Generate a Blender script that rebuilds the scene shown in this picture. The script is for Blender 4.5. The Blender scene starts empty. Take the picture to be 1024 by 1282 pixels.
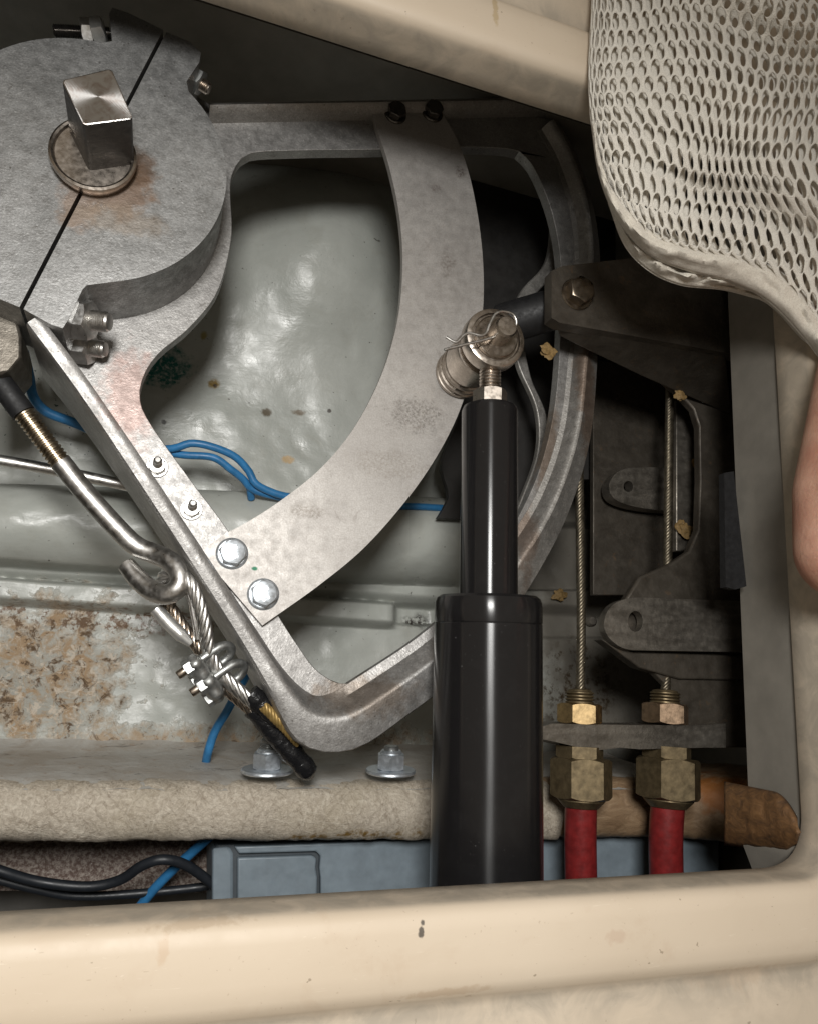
import bpy, bmesh, math, random
import numpy as np
from mathutils import Vector, Matrix, noise
from mathutils.geometry import tessellate_polygon

random.seed(7)
def sst(a, b, x):
    x = np.clip((x - a) / (b - a), 0, 1)
    return x * x * (3 - 2 * x)

scene = bpy.context.scene
C = scene.collection
R = math.radians

# ------------------------------------------------------------------ camera
F, CX, CY, H = 986.0, 512.0, 641.0, 0.50      # focal length in photo pixels, centre, camera height over the steering plate
NADIR = (190.0, 860.0)                        # where the plumb line under the camera meets the photo
_n = Vector((NADIR[0] - CX, -(NADIR[1] - CY), -F)).normalized()
_Z = -_n
_X = (Vector((1, 0, 0)) - _Z * _Z.x).normalized()
_Y = _Z.cross(_X)
ROT = Matrix((_X, _Y, _Z))
cam_data = bpy.data.cameras.new('camera')
cam = bpy.data.objects.new('camera', cam_data)
C.objects.link(cam)
cam.matrix_world = Matrix.Translation((0, 0, H)) @ ROT.to_4x4()
cam_data.sensor_fit = 'VERTICAL'
cam_data.sensor_height = 36.0
cam_data.lens = F / 1282.0 * 36.0
cam_data.clip_start = 0.01
cam_data.clip_end = 50
scene.camera = cam

# ------------------------------------------------------------------ light
world = bpy.data.worlds.new('World')
scene.world = world
world.use_nodes = True
bg = world.node_tree.nodes['Background']
bg.inputs[0].default_value = (1.0, 0.86, 0.68, 1)
bg.inputs[1].default_value = 0.22


def area(name, loc, target, sx, sy, power, col):
    l = bpy.data.lights.new(name, 'AREA')
    l.shape = 'RECTANGLE'
    l.size, l.size_y = sx, sy
    l.energy = power
    l.color = col
    o = bpy.data.objects.new(name, l)
    o.location = loc
    o.rotation_euler = (Vector(target) - Vector(loc)).to_track_quat('-Z', 'Y').to_euler()
    C.objects.link(o)
    return o


ll = bpy.data.lights.new('torch', 'SPOT')
ll.energy = 34.0
ll.color = (1.0, 0.985, 0.955)
ll.shadow_soft_size = 0.095
ll.spot_size = R(112)
ll.spot_blend = 1.0
torch = bpy.data.objects.new('torch', ll)
torch.location = (-0.07, 0.19, 0.86)
torch.rotation_euler = (Vector((-0.05, -0.13, 0.0)) - torch.location).to_track_quat('-Z', 'Y').to_euler()
C.objects.link(torch)

vs = scene.view_settings
vs.view_transform = 'Standard'
vs.look = 'None'
vs.exposure = 0.0
vs.gamma = 1.0
scene.cycles.use_denoising = True
scene.cycles.max_bounces = 8


# ------------------------------------------------------------------ geometry helpers
def at(px, py, z):
    """point of the place at height z that the photo shows at pixel (px, py)"""
    d = ROT @ Vector(((px - CX) / F, -(py - CY) / F, -1.0))
    t = (z - H) / d.z
    return Vector((d.x * t, d.y * t, z))


def proj(p):
    q = ROT.transposed() @ (Vector(p) - Vector((0, 0, H)))
    return (CX + F * q.x / -q.z, CY - F * q.y / -q.z)


def mpp(px, py, z):
    return (at(px + 1, py, z) - at(px, py, z)).length


def W(pts, z):
    return [at(p[0], p[1], z) for p in pts]


def cr(pts, n, closed=False):
    """Catmull-Rom through rows of any dimension -> n rows, even in parameter by chord length"""
    P = np.array([list(p) for p in pts], float)
    if closed:
        P = np.vstack([P[-1], P, P[0], P[1]])
    else:
        P = np.vstack([2 * P[0] - P[1], P, 2 * P[-1] - P[-2]])
    m = len(P) - 3
    L = np.array([np.linalg.norm(P[i + 2] - P[i + 1]) for i in range(m)])
    cum = np.r_[0, np.cumsum(L)]
    out = []
    ss = np.linspace(0, cum[-1], n, endpoint=not closed)
    for s in ss:
        i = min(m - 1, max(0, int(np.searchsorted(cum, s, side='right') - 1)))
        t = (s - cum[i]) / max(L[i], 1e-9)
        a, b, c, d = P[i], P[i + 1], P[i + 2], P[i + 3]
        out.append(0.5 * (2 * b + (c - a) * t + (2 * a - 5 * b + 4 * c - d) * t * t + (3 * b - a - 3 * c + d) * t ** 3))
    return np.array(out)


OFF = {}


class G:
    """collects vertices and faces in place coordinates"""

    def __init__(s):
        s.v, s.f = [], []

    def add(s, v, f):
        o = len(s.v)
        s.v += [tuple(p) for p in v]
        s.f += [tuple(i + o for i in q) for q in f]
        return s

    def prism(s, loops, zt, zb, spread=0.0):
        """loops: outline first then holes, 3D points on zt; extruded down to zb"""
        loops = [[Vector((p[0], p[1], zt)) for p in l] for l in loops]
        tris = tessellate_polygon(loops)
        flat = [p for l in loops for p in l]
        n = len(flat)
        v = flat + [Vector((p.x, p.y, zb)) for p in flat]
        f = []
        for t in tris:
            a, b, c = t
            nz = (flat[b] - flat[a]).cross(flat[c] - flat[a]).z
            if abs(nz) < 1e-14:
                continue
            if nz < 0:
                b, c = c, b
            f += [(a, b, c), (a + n, c + n, b + n)]
        o = 0
        for l in loops:
            m = len(l)
            for i in range(m):
                j = (i + 1) % m
                f.append((o + i, o + j, n + o + j, n + o + i))
            o += m
        return s.add(v, f)

    def rings(s, rings, closed_ring=True, cap0=True, cap1=True, closed=False):
        n = len(rings[0])
        v = [p for r in rings for p in r]
        f = []
        m = len(rings)
        for i in range(m if closed else m - 1):
            k = (i + 1) % m
            for j in range(n if closed_ring else n - 1):
                l = (j + 1) % n
                f.append((i * n + j, i * n + l, k * n + l, k * n + j))
        if not closed and closed_ring:
            if cap0:
                f.append(tuple(range(n - 1, -1, -1)))
            if cap1:
                f.append(tuple((m - 1) * n + j for j in range(n)))
        return s.add(v, f)

    def tube(s, pts, r, n=12, cap=True, squash=None):
        pts = [Vector(p) for p in pts]
        rr = r if hasattr(r, '__len__') else [r] * len(pts)
        up = None
        rings = []
        for i, p in enumerate(pts):
            t = (pts[min(i + 1, len(pts) - 1)] - pts[max(i - 1, 0)]).normalized()
            if up is None:
                up = Vector((0, 0, 1)) if abs(t.z) < .9 else Vector((1, 0, 0))
            a = (up - t * up.dot(t)).normalized()
            b = t.cross(a)
            up = a
            rings.append([p + (a * math.cos(2 * math.pi * k / n) + b * math.sin(2 * math.pi * k / n)) * rr[i] for k in range(n)])
        return s.rings(rings, True, cap, cap)

    def lathe(s, o, axis, prof, n=32):
        """prof: (radius, height) along axis from o"""
        o = Vector(o)
        t = Vector(axis).normalized()
        a = t.orthogonal().normalized()
        b = t.cross(a)
        rings = [[o + t * h + (a * math.cos(2 * math.pi * k / n) + b * math.sin(2 * math.pi * k / n)) * r for k in range(n)] for r, h in prof]
        return s.rings(rings)

    def hexa(s, o, axis, af, h, rot=0.0, both=False, flatdir=None, sides=6):
        """chamfered hexagon nut or bolt head"""
        o = Vector(o)
        t = Vector(axis).normalized()
        a = (flatdir - t * flatdir.dot(t)).normalized() if flatdir is not None else t.orthogonal().normalized()
        b = t.cross(a)
        n = 48
        st = 2 * math.pi / sides
        R0 = []
        for k in range(n):
            x = 2 * math.pi * k / n
            R0.append(af / 2 / math.cos(((x + st / 2) % st) - st / 2))
        rc = af / 2 * 1.01
        def ring(hh, rad):
            return [o + t * hh[k] + (a * math.cos(2 * math.pi * k / n + rot) + b * math.sin(2 * math.pi * k / n + rot)) * rad[k] for k in range(n)]
        drop = [max(0, r - rc) * 0.62 for r in R0]
        rmin = [min(r, rc) for r in R0]
        rs = []
        if both:
            rs += [ring([0] * n, [x * .96 for x in rmin]), ring([0 + d for d in drop], R0)]
        else:
            rs += [ring([0] * n, R0)]
        rs += [ring([h - d for d in drop], R0), ring([h + 0.0002] * n, [x * .95 for x in rmin])]
        return s.rings(rs)

    def box(s, c, sx, sy, sz, rz=0):
        c = Vector(c)
        m = Matrix.Rotation(rz, 3, 'Z')
        v = [c + m @ Vector((x * sx / 2, y * sy / 2, z * sz / 2)) for x in (-1, 1) for y in (-1, 1) for z in (-1, 1)]
        return s.add(v, [(0, 1, 3, 2), (4, 6, 7, 5), (0, 4, 5, 1), (2, 3, 7, 6), (0, 2, 6, 4), (1, 5, 7, 3)])

    def build(s, name, mat, parent=None, smooth=35, bevel=0, seg=2, sub=0, label=None, cat=None, group=None, kind=None, fix=True):
        me = bpy.data.meshes.new(name)
        v = [Vector(p) for p in s.v]
        if parent is None:
            xs = [p.x for p in v]; ys = [p.y for p in v]; zs = [p.z for p in v]
            off = Vector(((min(xs) + max(xs)) / 2, (min(ys) + max(ys)) / 2, min(zs)))
        else:
            off = OFF[parent.name]
        me.from_pydata([p - off for p in v], [], s.f)
        me.validate()
        if fix:
            bm = bmesh.new(); bm.from_mesh(me)
            bmesh.ops.recalc_face_normals(bm, faces=bm.faces)
            bm.to_mesh(me); bm.free()
        me.update()
        if smooth:
            me.polygons.foreach_set('use_smooth', [True] * len(me.polygons))
            me.set_sharp_from_angle(angle=R(smooth))
        o = bpy.data.objects.new(name, me)
        C.objects.link(o)
        OFF[o.name] = off
        if parent is None:
            o.location = off
        else:
            o.parent = parent
        if mat:
            me.materials.append(mat)
        if bevel:
            b = o.modifiers.new('bevel', 'BEVEL')
            b.width = bevel; b.segments = seg; b.limit_method = 'ANGLE'; b.angle_limit = R(35)
            b.harden_normals = False
        if sub:
            m = o.modifiers.new('sub', 'SUBSURF'); m.levels = sub; m.render_levels = sub
        tag(o, label, cat, group, kind)
        return o


def tag(o, label=None, cat=None, group=None, kind=None):
    if label: o['label'] = label
    if cat: o['category'] = cat
    if group: o['group'] = group
    if kind: o['kind'] = kind


def thing(name, loc, label, cat, group=None):
    o = bpy.data.objects.new(name, None)
    C.objects.link(o)
    o.empty_display_size = 0.02
    o.location = loc
    OFF[o.name] = Vector(loc)
    tag(o, label, cat, group)
    return o


# ------------------------------------------------------------------ materials
class NT:
    def __init__(s, name):
        s.m = bpy.data.materials.new(name)
        s.m.use_nodes = True
        s.t = s.m.node_tree
        s.b = s.t.nodes['Principled BSDF']
        g = s.t.nodes.new('ShaderNodeNewGeometry')
        s.pos = g.outputs['Position']
        s.geo = g

    def n(s, typ, **kw):
        x = s.t.nodes.new(typ)
        for k, v in kw.items():
            setattr(x, k, v)
        return x

    def link(s, a, b):
        s.t.links.new(a, b)

    def noise(s, scale, detail=4, rough=.55, dist=0.0, stretch=None, off=(0, 0, 0), rot=0.0):
        x = s.n('ShaderNodeTexNoise')
        x.inputs['Scale'].default_value = scale
        x.inputs['Detail'].default_value = detail
        x.inputs['Roughness'].default_value = rough
        x.inputs['Distortion'].default_value = dist
        mp = s.n('ShaderNodeMapping')
        mp.inputs['Location'].default_value = off
        mp.inputs['Rotation'].default_value = (0, 0, rot)
        if rot:
            mp.vector_type = 'TEXTURE'
            stretch = tuple(1 / x for x in stretch)
        if stretch:
            mp.inputs['Scale'].default_value = stretch
        s.link(s.pos, mp.inputs[0])
        s.link(mp.outputs[0], x.inputs['Vector'])
        return x.outputs['Fac']

    def voro(s, scale, feature='F1'):
        x = s.n('ShaderNodeTexVoronoi', feature=feature)
        x.inputs['Scale'].default_value = scale
        s.link(s.pos, x.inputs['Vector'])
        return x.outputs['Distance']

    def ramp(s, sock, stops, interp='LINEAR'):
        x = s.n('ShaderNodeValToRGB')
        x.color_ramp.interpolation = interp
        e = x.color_ramp.elements
        while len(e) < len(stops):
            e.new(.5)
        for el, (p, c) in zip(e, stops):
            el.position = p
            el.color = c if len(c) == 4 else (*c, 1)
        s.link(sock, x.inputs[0])
        return x.outputs[0]

    def rng(s, sock, a, b, c=0.0, d=1.0):
        x = s.n('ShaderNodeMapRange')
        x.clamp = True
        for i, v in enumerate((a, b, c, d)):
            x.inputs[i + 1].default_value = v
        s.link(sock, x.inputs[0])
        return x.outputs[0]

    def math(s, op, a, b):
        x = s.n('ShaderNodeMath', operation=op)
        for i, v in enumerate((a, b)):
            if isinstance(v, (int, float)):
                x.inputs[i].default_value = v
            else:
                s.link(v, x.inputs[i])
        return x.outputs[0]

    def mix(s, fac, a, b, mode='MIX'):
        x = s.n('ShaderNodeMix', data_type='RGBA', blend_type=mode)
        for k, v in ((0, fac), (6, a), (7, b)):
            if isinstance(v, (int, float)):
                x.inputs[k].default_value = v
            elif isinstance(v, tuple):
                x.inputs[k].default_value = v if len(v) == 4 else (*v, 1)
            else:
                s.link(v, x.inputs[k])
        return x.outputs[2]

    def spot(s, p, r, wob=0.4, scale=120, zfree=True):
        """0..1 mask of a stain of its own shape round the point p"""
        d = s.n('ShaderNodeVectorMath', operation='SUBTRACT')
        s.link(s.pos, d.inputs[0]); d.inputs[1].default_value = p
        sc = s.n('ShaderNodeVectorMath', operation='MULTIPLY')
        s.link(d.outputs[0], sc.inputs[0])
        rr = r if hasattr(r, '__len__') else (r, r, r)
        sc.inputs[1].default_value = (1 / rr[0], 1 / rr[1], 0.0 if zfree else 1 / rr[2])
        l = s.n('ShaderNodeVectorMath', operation='LENGTH')
        s.link(sc.outputs[0], l.inputs[0])
        w = s.math('MULTIPLY', s.math('SUBTRACT', s.noise(scale, 4, .6), .5), wob * 4)
        return s.rng(s.math('ADD', l.outputs['Value'], w), .6, 1.1, 1, 0)

    def bump(s, sock, strength=.3, dist=.001, prev=None):
        x = s.n('ShaderNodeBump')
        x.inputs['Strength'].default_value = strength
        x.inputs['Distance'].default_value = dist
        s.link(sock, x.inputs['Height'])
        if prev:
            s.link(prev, x.inputs['Normal'])
        return x.outputs[0]

    def out(s, color=None, rough=None, metal=None, normal=None, **kw):
        for k, v in (('Base Color', color), ('Roughness', rough), ('Metallic', metal), ('Normal', normal)):
            if v is None:
                continue
            if isinstance(v, (int, float)):
                s.b.inputs[k].default_value = v
            elif isinstance(v, tuple):
                s.b.inputs[k].default_value = (*v, 1)
            else:
                s.link(v, s.b.inputs[k])
        for k, v in kw.items():
            s.b.inputs[k.replace('_', ' ')].default_value = v
        return s.m


def xyz(px, py, z):
    return tuple(at(px, py, z))


def m_cast(name, lo, hi, rough=(.38, .6), metal=.75, stains=(), grain=900, bumps=.25):
    t = NT(name)
    big = t.noise(28, 5, .6, .4)
    fine = t.noise(grain, 3, .65)
    col = t.ramp(big, [(.3, lo), (.7, hi)])
    col = t.mix(t.rng(fine, .38, .62, 0, .42), col, tuple(x * .5 for x in lo))
    col = t.mix(t.rng(t.noise(380, 4, .75, .6), .5, .68, 0, .32), col, tuple(x * .6 for x in lo))
    col = t.mix(t.rng(t.noise(420, 3, .7), .6, .72, 0, .5), col, tuple(min(1, x * 1.45) for x in hi))
    dark = t.noise(130, 5, .7, .8)
    col = t.mix(t.rng(dark, .62, .72, 0, .55), col, (.10, .085, .07))
    pit = t.math('MULTIPLY', t.rng(t.voro(230), .16, .10), t.rng(t.noise(40, 4, .6, 0, None, (5, 5, 5)), .5, .62, 0, .75))
    col = t.mix(pit, col, (.07, .06, .05))
    scr = t.rng(t.noise(70, 3, .5, 3.0, (1, 6, 1), (2, 7, 1)), .70, .73, 0, .5)
    col = t.mix(scr, col, tuple(min(1, x * 1.5) for x in hi))
    for p, r, c, a in stains:
        col = t.mix(t.math('MULTIPLY', t.spot(p, r), a), col, c)
    ro = t.rng(t.noise(160, 4), .3, .7, *rough)
    nb = t.bump(t.noise(grain * .8, 3, .7), bumps, .0006)
    nb = t.bump(t.noise(110, 4, .6), .25, .0015, nb)
    return t.out(col, ro, metal, nb)


def m_metal(name, c, rough=.28, var=.3, scale=300, bump=.05, metal=1.0, stretch=None):
    t = NT(name)
    n = t.noise(scale, 4, .6, 0, stretch)
    col = t.mix(t.rng(n, .3, .7), tuple(x * (1 - var) for x in c), c)
    ro = t.rng(t.noise(scale * .6, 4, .6, 0, stretch), .3, .7, rough * .75, rough * 1.4)
    return t.out(col, ro, metal, t.bump(n, bump, .0004))


def m_plain(name, c, rough=.5, var=.25, scale=150, bump=.15, metal=0.0, **kw):
    t = NT(name)
    n = t.noise(scale, 5, .6)
    col = t.mix(t.rng(n, .3, .7), tuple(x * (1 - var) for x in c), c)
    ro = t.rng(t.noise(scale * 1.7, 4, .6), .3, .7, rough * .8, min(1, rough * 1.2))
    return t.out(col, ro, metal, t.bump(n, bump, .0006), **kw)


ZC = 0.14          # top of the cream deck
ZL = 0.105         # lower edge of its inner lip
M = {}
# cast aluminium of the quadrant; rust on the hub round the stock, brown smears on the plate
M['hub'] = m_cast('hub_casting', (.25, .25, .245), (.40, .40, .395), stains=[
    (xyz(150, 235, .045), .022, (.22, .13, .075), .65), (xyz(100, 255, .045), (.012, .02, 1), (.25, .15, .09), .5),
    (xyz(150, 275, .045), (.03, .012, 1), (.27, .22, .17), .5), (xyz(175, 210, .045), (.010, .014, 1), (.12, .07, .04), .7)])
M['arm'] = m_cast('arm_casting', (.31, .30, .29), (.46, .45, .435), stains=[
    (xyz(165, 500, -.01), (.02, .035, 1), (.34, .22, .19), .6), (xyz(450, 870, -.01), (.035, .015, 1), (.16, .11, .07), .55),
    (xyz(690, 560, .0), (.012, .05, 1), (.20, .13, .08), .6)])
M['rim'] = m_cast('rim_casting', (.29, .275, .255), (.44, .425, .40), stains=[
    (xyz(735, 500, .0), (.01, .06, 1), (.20, .12, .07), .6), (xyz(655, 650, .0), (.01, .05, 1), (.18, .11, .07), .55)])
t = NT('plate_metal')
col = t.ramp(t.noise(22, 4, .6, .5), [(.3, (.40, .38, .36)), (.7, (.51, .49, .465))])
col = t.mix(t.rng(t.noise(900, 3, .75), .4, .62, 0, .42), col, (.27, .245, .22))
col = t.mix(t.rng(t.noise(320, 5, .75, .8), .5, .66, 0, .32), col, (.27, .24, .215))
for q_, st_ in ((0, (1, 14, 1)), (1, (12, 1, 1)), (2, (3, 16, 1))):
    col = t.mix(t.rng(t.noise(120, 2, .5, .5, st_, (q_ * 3, 1, 2)), .68, .72, 0, .28), col, (.68, .66, .62) if q_ != 1 else (.24, .21, .19))
col = t.mix(t.rng(t.noise(60, 6, .72, 1.2), .60, .74, 0, .55), col, (.22, .19, .165))
for p, r, c, a in ((xyz(520, 520, 0), (.022, .014, 1), (.13, .115, .10), .55), (xyz(490, 580, 0), (.03, .012, 1), (.22, .19, .16), .4),
                   (xyz(385, 640, 0), (.012, .005, 1), (.2, .175, .15), .6), (xyz(575, 215, 0), (.005, .006, 1), (.13, .10, .09), .7),
                   (xyz(545, 235, 0), (.005, .004, 1), (.14, .11, .10), .6), (xyz(560, 330, 0), (.006, .012, 1), (.16, .13, .11), .5)):
    col = t.mix(t.math('MULTIPLY', t.math('MULTIPLY', t.spot(p, r, .5, 160), a * 1.3), t.rng(t.noise(520, 5, .75), .40, .62)), col, c)
col = t.mix(t.spot(xyz(319, 712, 0), (.0022, .0014, 1), .2, 300), col, (.03, .14, .08))
sc_ = t.rng(t.noise(90, 3, .5, 2.5, (1, 5, 1)), .70, .74, 0, .35)
col = t.mix(sc_, col, (.66, .64, .60))
M['plate'] = t.out(col, t.rng(t.noise(140, 4), .3, .7, .42, .62), .55, t.bump(t.noise(900, 3, .7), .18, .0004))

M['steel'] = m_metal('stainless_steel', (.68, .665, .64), .36, .25, 400, .04)
M['bright'] = m_metal('bright_steel', (.80, .79, .77), .36, .2, 500, .05)
M['zinc'] = m_metal('zinc_plate', (.66, .71, .76), .38, .22, 420, .12, .85)
M['zincdull'] = m_metal('dull_zinc', (.44, .45, .44), .42, .4, 350, .2, .9)
M['darksteel'] = m_metal('dark_wet_steel', (.16, .15, .14), .2, .5, 300, .2, .9)
M['nickel'] = m_metal('nickel_pin', (.54, .48, .42), .30, .25, 500, .03)
M['nickeldark'] = m_metal('nickel_washer', (.36, .31, .26), .32, .25, 500, .03)
t = NT('turned_end')            # square head: lathe-turned rings on its top
d_ = t.n('ShaderNodeVectorMath', operation='DISTANCE')
t.link(t.pos, d_.inputs[0]); d_.inputs[1].default_value = xyz(123, 120, .093)
rg = t.n('ShaderNodeMath', operation='SINE'); t.link(t.math('MULTIPLY', d_.outputs['Value'], 9000), rg.inputs[0])
col = t.mix(t.rng(t.noise(160, 4, .6, 1), .45, .7, 0, .7), (.56, .55, .54), (.33, .25, .21))
tg = t.n('ShaderNodeTangent', direction_type='RADIAL', axis='Z')
t.link(tg.outputs[0], t.b.inputs['Tangent'])
M['turned'] = t.out(col, .34, 1.0, t.bump(rg.outputs[0], .12, .0001), Anisotropic=.85)
M['stockside'] = m_plain('oxidised_shaded_stock', (.035, .031, .027), .45, .6, 220, .3, .3)  # oxidised steel darkened further, shade on the sides put into the colour
M['brass'] = m_metal('brass_bright', (.60, .43, .22), .36, .45, 260, .15)
M['brassdark'] = m_metal('brass_tarnished', (.21, .16, .09), .45, .5, 220, .25, .75)
t = NT('black_anodised')
sc_ = t.rng(t.noise(900, 2, .5), .755, .78, 0, .55)
sc_ = t.math('MAXIMUM', sc_, t.math('MULTIPLY', t.rng(t.noise(60, 5, .7, 1.0), .5, .75), .012))
tg = t.n('ShaderNodeTangent', direction_type='RADIAL', axis='Y')
t.link(tg.outputs[0], t.b.inputs['Tangent'])
M['black'] = t.out(t.mix(sc_, (.010, .0095, .010), (.3, .3, .3)), t.rng(t.noise(80, 4, .6, 0, (1, .12, 1)), .3, .7, .20, .26), .0,
                   t.bump(t.noise(900, 2, .5, 0, (1, .05, 1)), .02, .0003), Anisotropic=.92, Anisotropic_Rotation=.25, IOR=1.5)
M['rubber'] = m_plain('black_rubber', (.010, .010, .011), .6, .4, 200, .1)
t = NT('tape')
M['tape'] = t.out((.010, .010, .011), t.rng(t.noise(260, 3), .3, .7, .14, .4), 0.0, t.bump(t.noise(240, 4, .6, .6), .7, .0012))
M['redhose'] = m_plain('red_hose', (.22, .018, .018), .42, .45, 170, .2)
M['bluewire'] = m_plain('blue_insulation', (.035, .20, .44), .42, .35, 130, .1)
M['darkwire'] = m_plain('dark_insulation', (.016, .019, .024), .45, .3, 130, .1)
M['bluebox'] = m_plain('blue_grey_plastic', (.20, .245, .28), .45, .25, 90, .1)
M['bluedark'] = m_plain('blue_grey_seam', (.05, .062, .072), .6, .2, 90, .1)
M['skin'] = None
t = NT('painted_dark_steel')
col = t.ramp(t.noise(45, 5, .65, .6), [(.3, (.048, .040, .031)), (.7, (.092, .079, .063))])
col = t.mix(t.rng(t.noise(120, 5, .7, 1), .60, .7, 0, .7), col, (.13, .085, .05))
col = t.mix(t.rng(t.noise(500, 3, .6), .66, .74, 0, .4), col, (.16, .15, .13))
M['bracket'] = t.out(col, t.rng(t.noise(140, 4), .3, .7, .35, .6), .45, t.bump(t.noise(180, 5, .65), .35, .0012))
t = NT('worn_edge_steel')
col = t.ramp(t.noise(60, 6, .6, .6, (.5, 2, 1)), [(.3, (.13, .115, .095)), (.7, (.27, .245, .21))])
M['worn'] = t.out(col, t.rng(t.noise(200, 4), .3, .7, .3, .55), .8, t.bump(t.noise(260, 5, .65), .35, .001))

# painted hull: off-white topcoat, speckles, dirt runs, rust and bare patches where the photo has them
t = NT('hull_paint')
col = t.ramp(t.noise(9, 4, .55, .4), [(.3, (.35, .365, .335)), (.7, (.46, .47, .435))])
col = t.mix(t.rng(t.noise(38, 5, .6, 1.0), .52, .7, 0, .4), col, (.33, .33, .29))
col = t.mix(t.rng(t.voro(150), .035, .02, 0, .0), col, (.05, .04, .03))
spk = t.rng(t.noise(330, 2, .5), .735, .76)
col = t.mix(t.math('MULTIPLY', spk, .85), col, (.045, .038, .03))
spk2 = t.rng(t.noise(140, 3, .5, .5, None, (3, 1, 0)), .74, .77)
col = t.mix(t.math('MULTIPLY', spk2, .8), col, (.06, .05, .04))
rust = t.spot(xyz(60, 850, -.18), (.062, .062, 1), .55, 60)
rust2 = t.math('MULTIPLY', t.spot(xyz(230, 935, -.18), (.22, .018, 1), .55, 60), .8)
rz = t.math('MAXIMUM', rust, rust2)
col = t.mix(t.math('MULTIPLY', rz, t.rng(t.noise(75, 6, .72, .8), .42, .56, .15, 1)), col, (.40, .28, .17))
col = t.mix(t.math('MULTIPLY', rz, t.rng(t.noise(110, 6, .72, .8, None, (1, 5, 2)), .53, .6)), col, (.12, .075, .04))
col = t.mix(t.math('MULTIPLY', rust, t.rng(t.noise(150, 5, .7, .8, None, (7, 5, 2)), .53, .62, 0, .85)), col, (.64, .56, .46))
top_ = t.math('MULTIPLY', t.spot(xyz(110, 775, -.18), (.12, .012, 1), .6, 70), t.rng(t.noise(160, 5, .7), .5, .58))
col = t.mix(top_, col, (.16, .10, .06))
green = t.math('MULTIPLY', t.spot(xyz(198, 452, -.16), (.026, .022, 1), .5, 120), t.rng(t.noise(260, 4, .7), .36, .5))
col = t.mix(green, col, (.01, .13, .11))
gr2 = t.math('MULTIPLY', t.spot(xyz(75, 500, -.16), (.05, .05, 1), .6, 90), t.rng(t.noise(330, 3, .6), .64, .68))
col = t.mix(gr2, col, (.03, .06, .05))
for p, r, c in ((xyz(269, 479, -.16), .005, (.20, .13, .03)), (xyz(270, 481, -.16), .0022, (.05, .03, .01)),
                (xyz(256, 421, -.16), (.003, .004, 1), (.30, .25, .10)), (xyz(362, 573, -.16), (.006, .004, 1), (.42, .30, .16)),
                (xyz(335, 515, -.16), (.005, .004, 1), (.10, .08, .05)), (xyz(375, 515, -.16), (.006, .003, 1), (.18, .15, .11)),
                (xyz(206, 526, -.16), .0022, (.04, .035, .03)), (xyz(413, 514, -.16), .002, (.06, .05, .04))):
    col = t.mix(t.spot(p, r, .35, 220), col, c)
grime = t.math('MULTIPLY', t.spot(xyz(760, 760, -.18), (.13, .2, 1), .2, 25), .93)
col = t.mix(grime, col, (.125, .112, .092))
col = t.mix(t.math('MULTIPLY', t.spot(xyz(525, 778, -.18), (.016, .008, 1), .5, 120), t.rng(t.noise(240, 4, .7), .4, .55)), col, (.025, .02, .016))
col = t.mix(t.math('MULTIPLY', t.spot(xyz(720, 860, -.18), (.06, .05, 1), .5, 60), t.rng(t.noise(120, 5, .7), .5, .6)), col, (.05, .035, .02))
nb = t.bump(t.noise(45, 5, .6, .4), .16, .004)
nb = t.bump(t.noise(180, 4, .6), .18, .0012, nb)
nb = t.bump(t.noise(110, 4, .6, .4, (.12, 1, 1)), .22, .0012, nb)
nb = t.bump(t.math('MULTIPLY', rz, t.noise(190, 6, .75)), .9, .003, nb)
M['hull'] = t.out(col, t.rng(t.noise(60, 4, .6), .3, .7, .26, .46), 0.0, nb)

t = NT('raw_fibreglass')          # chopped strand edge
fib = t.noise(380, 6, .78, .7)
fib2 = t.noise(160, 5, .75, 2.6, (1, 3, 1), (4, 2, 1))
col = t.mix(t.rng(fib, .36, .62), (.35, .295, .23), (.60, .535, .44))
col = t.mix(t.rng(fib2, .60, .69, 0, .7), col, (.20, .14, .085))
col = t.mix(t.rng(t.noise(18, 4, .6), .45, .7, 0, .45), col, (.38, .32, .22))
low = t.math('MULTIPLY', t.spot(xyz(430, 1052, -.05), (.06, .006, 1), .5, 120), t.rng(t.noise(180, 4), .45, .6))
col = t.mix(low, col, (.22, .13, .03))
nb = t.bump(fib, .5, .0018); nb = t.bump(fib2, .5, .0022, nb)
for q_, ro_ in enumerate((.4, 1.3, 2.2, 2.9, .9)):
    ln_ = t.rng(t.noise(420, 2, .5, .6, (1, .16, .16), (q_, 2 * q_, 0), ro_), .60, .66)
    col = t.mix(t.math('MULTIPLY', ln_, .26), col, (.74, .68, .57) if q_ % 2 else (.20, .155, .11))
    nb = t.bump(ln_, .2, .0006, nb)
M['fibre'] = t.out(col, .62, 0.0, nb)
t = NT('grey_flange_paint')
col = t.mix(t.rng(t.noise(30, 5, .65, .8), .35, .65), (.36, .325, .28), (.46, .45, .42))
col = t.mix(t.rng(t.noise(70, 5, .7, 1.5, (.35, 1, 1)), .62, .67, 0, .75), col, (.10, .095, .09))
col = t.mix(t.rng(t.noise(120, 4, .7), .6, .7, 0, .6), col, (.28, .18, .11))
M['flange'] = t.out(col, .55, 0.0, t.bump(t.noise(120, 5, .7, .5), .5, .002))
t = NT('stained_timber')
gr = t.noise(90, 6, .75, .8, (.6, 1.5, 1.5))
col = t.ramp(gr, [(.3, (.16, .095, .05)), (.55, (.28, .185, .105)), (.75, (.36, .26, .165))])
col = t.mix(t.spot(xyz(905, 995, -.05), (.03, .016, 1), .5, 70), col, (.24, .09, .02))
M['timber'] = t.out(col, .6, 0.0, t.bump(gr, .6, .002))
t = NT('orange_stained_timber')
gr = t.noise(110, 6, .75, .8, (.5, 1.6, 1.0))
col = t.ramp(gr, [(.3, (.055, .030, .015)), (.55, (.15, .075, .028)), (.75, (.24, .13, .055))])
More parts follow.
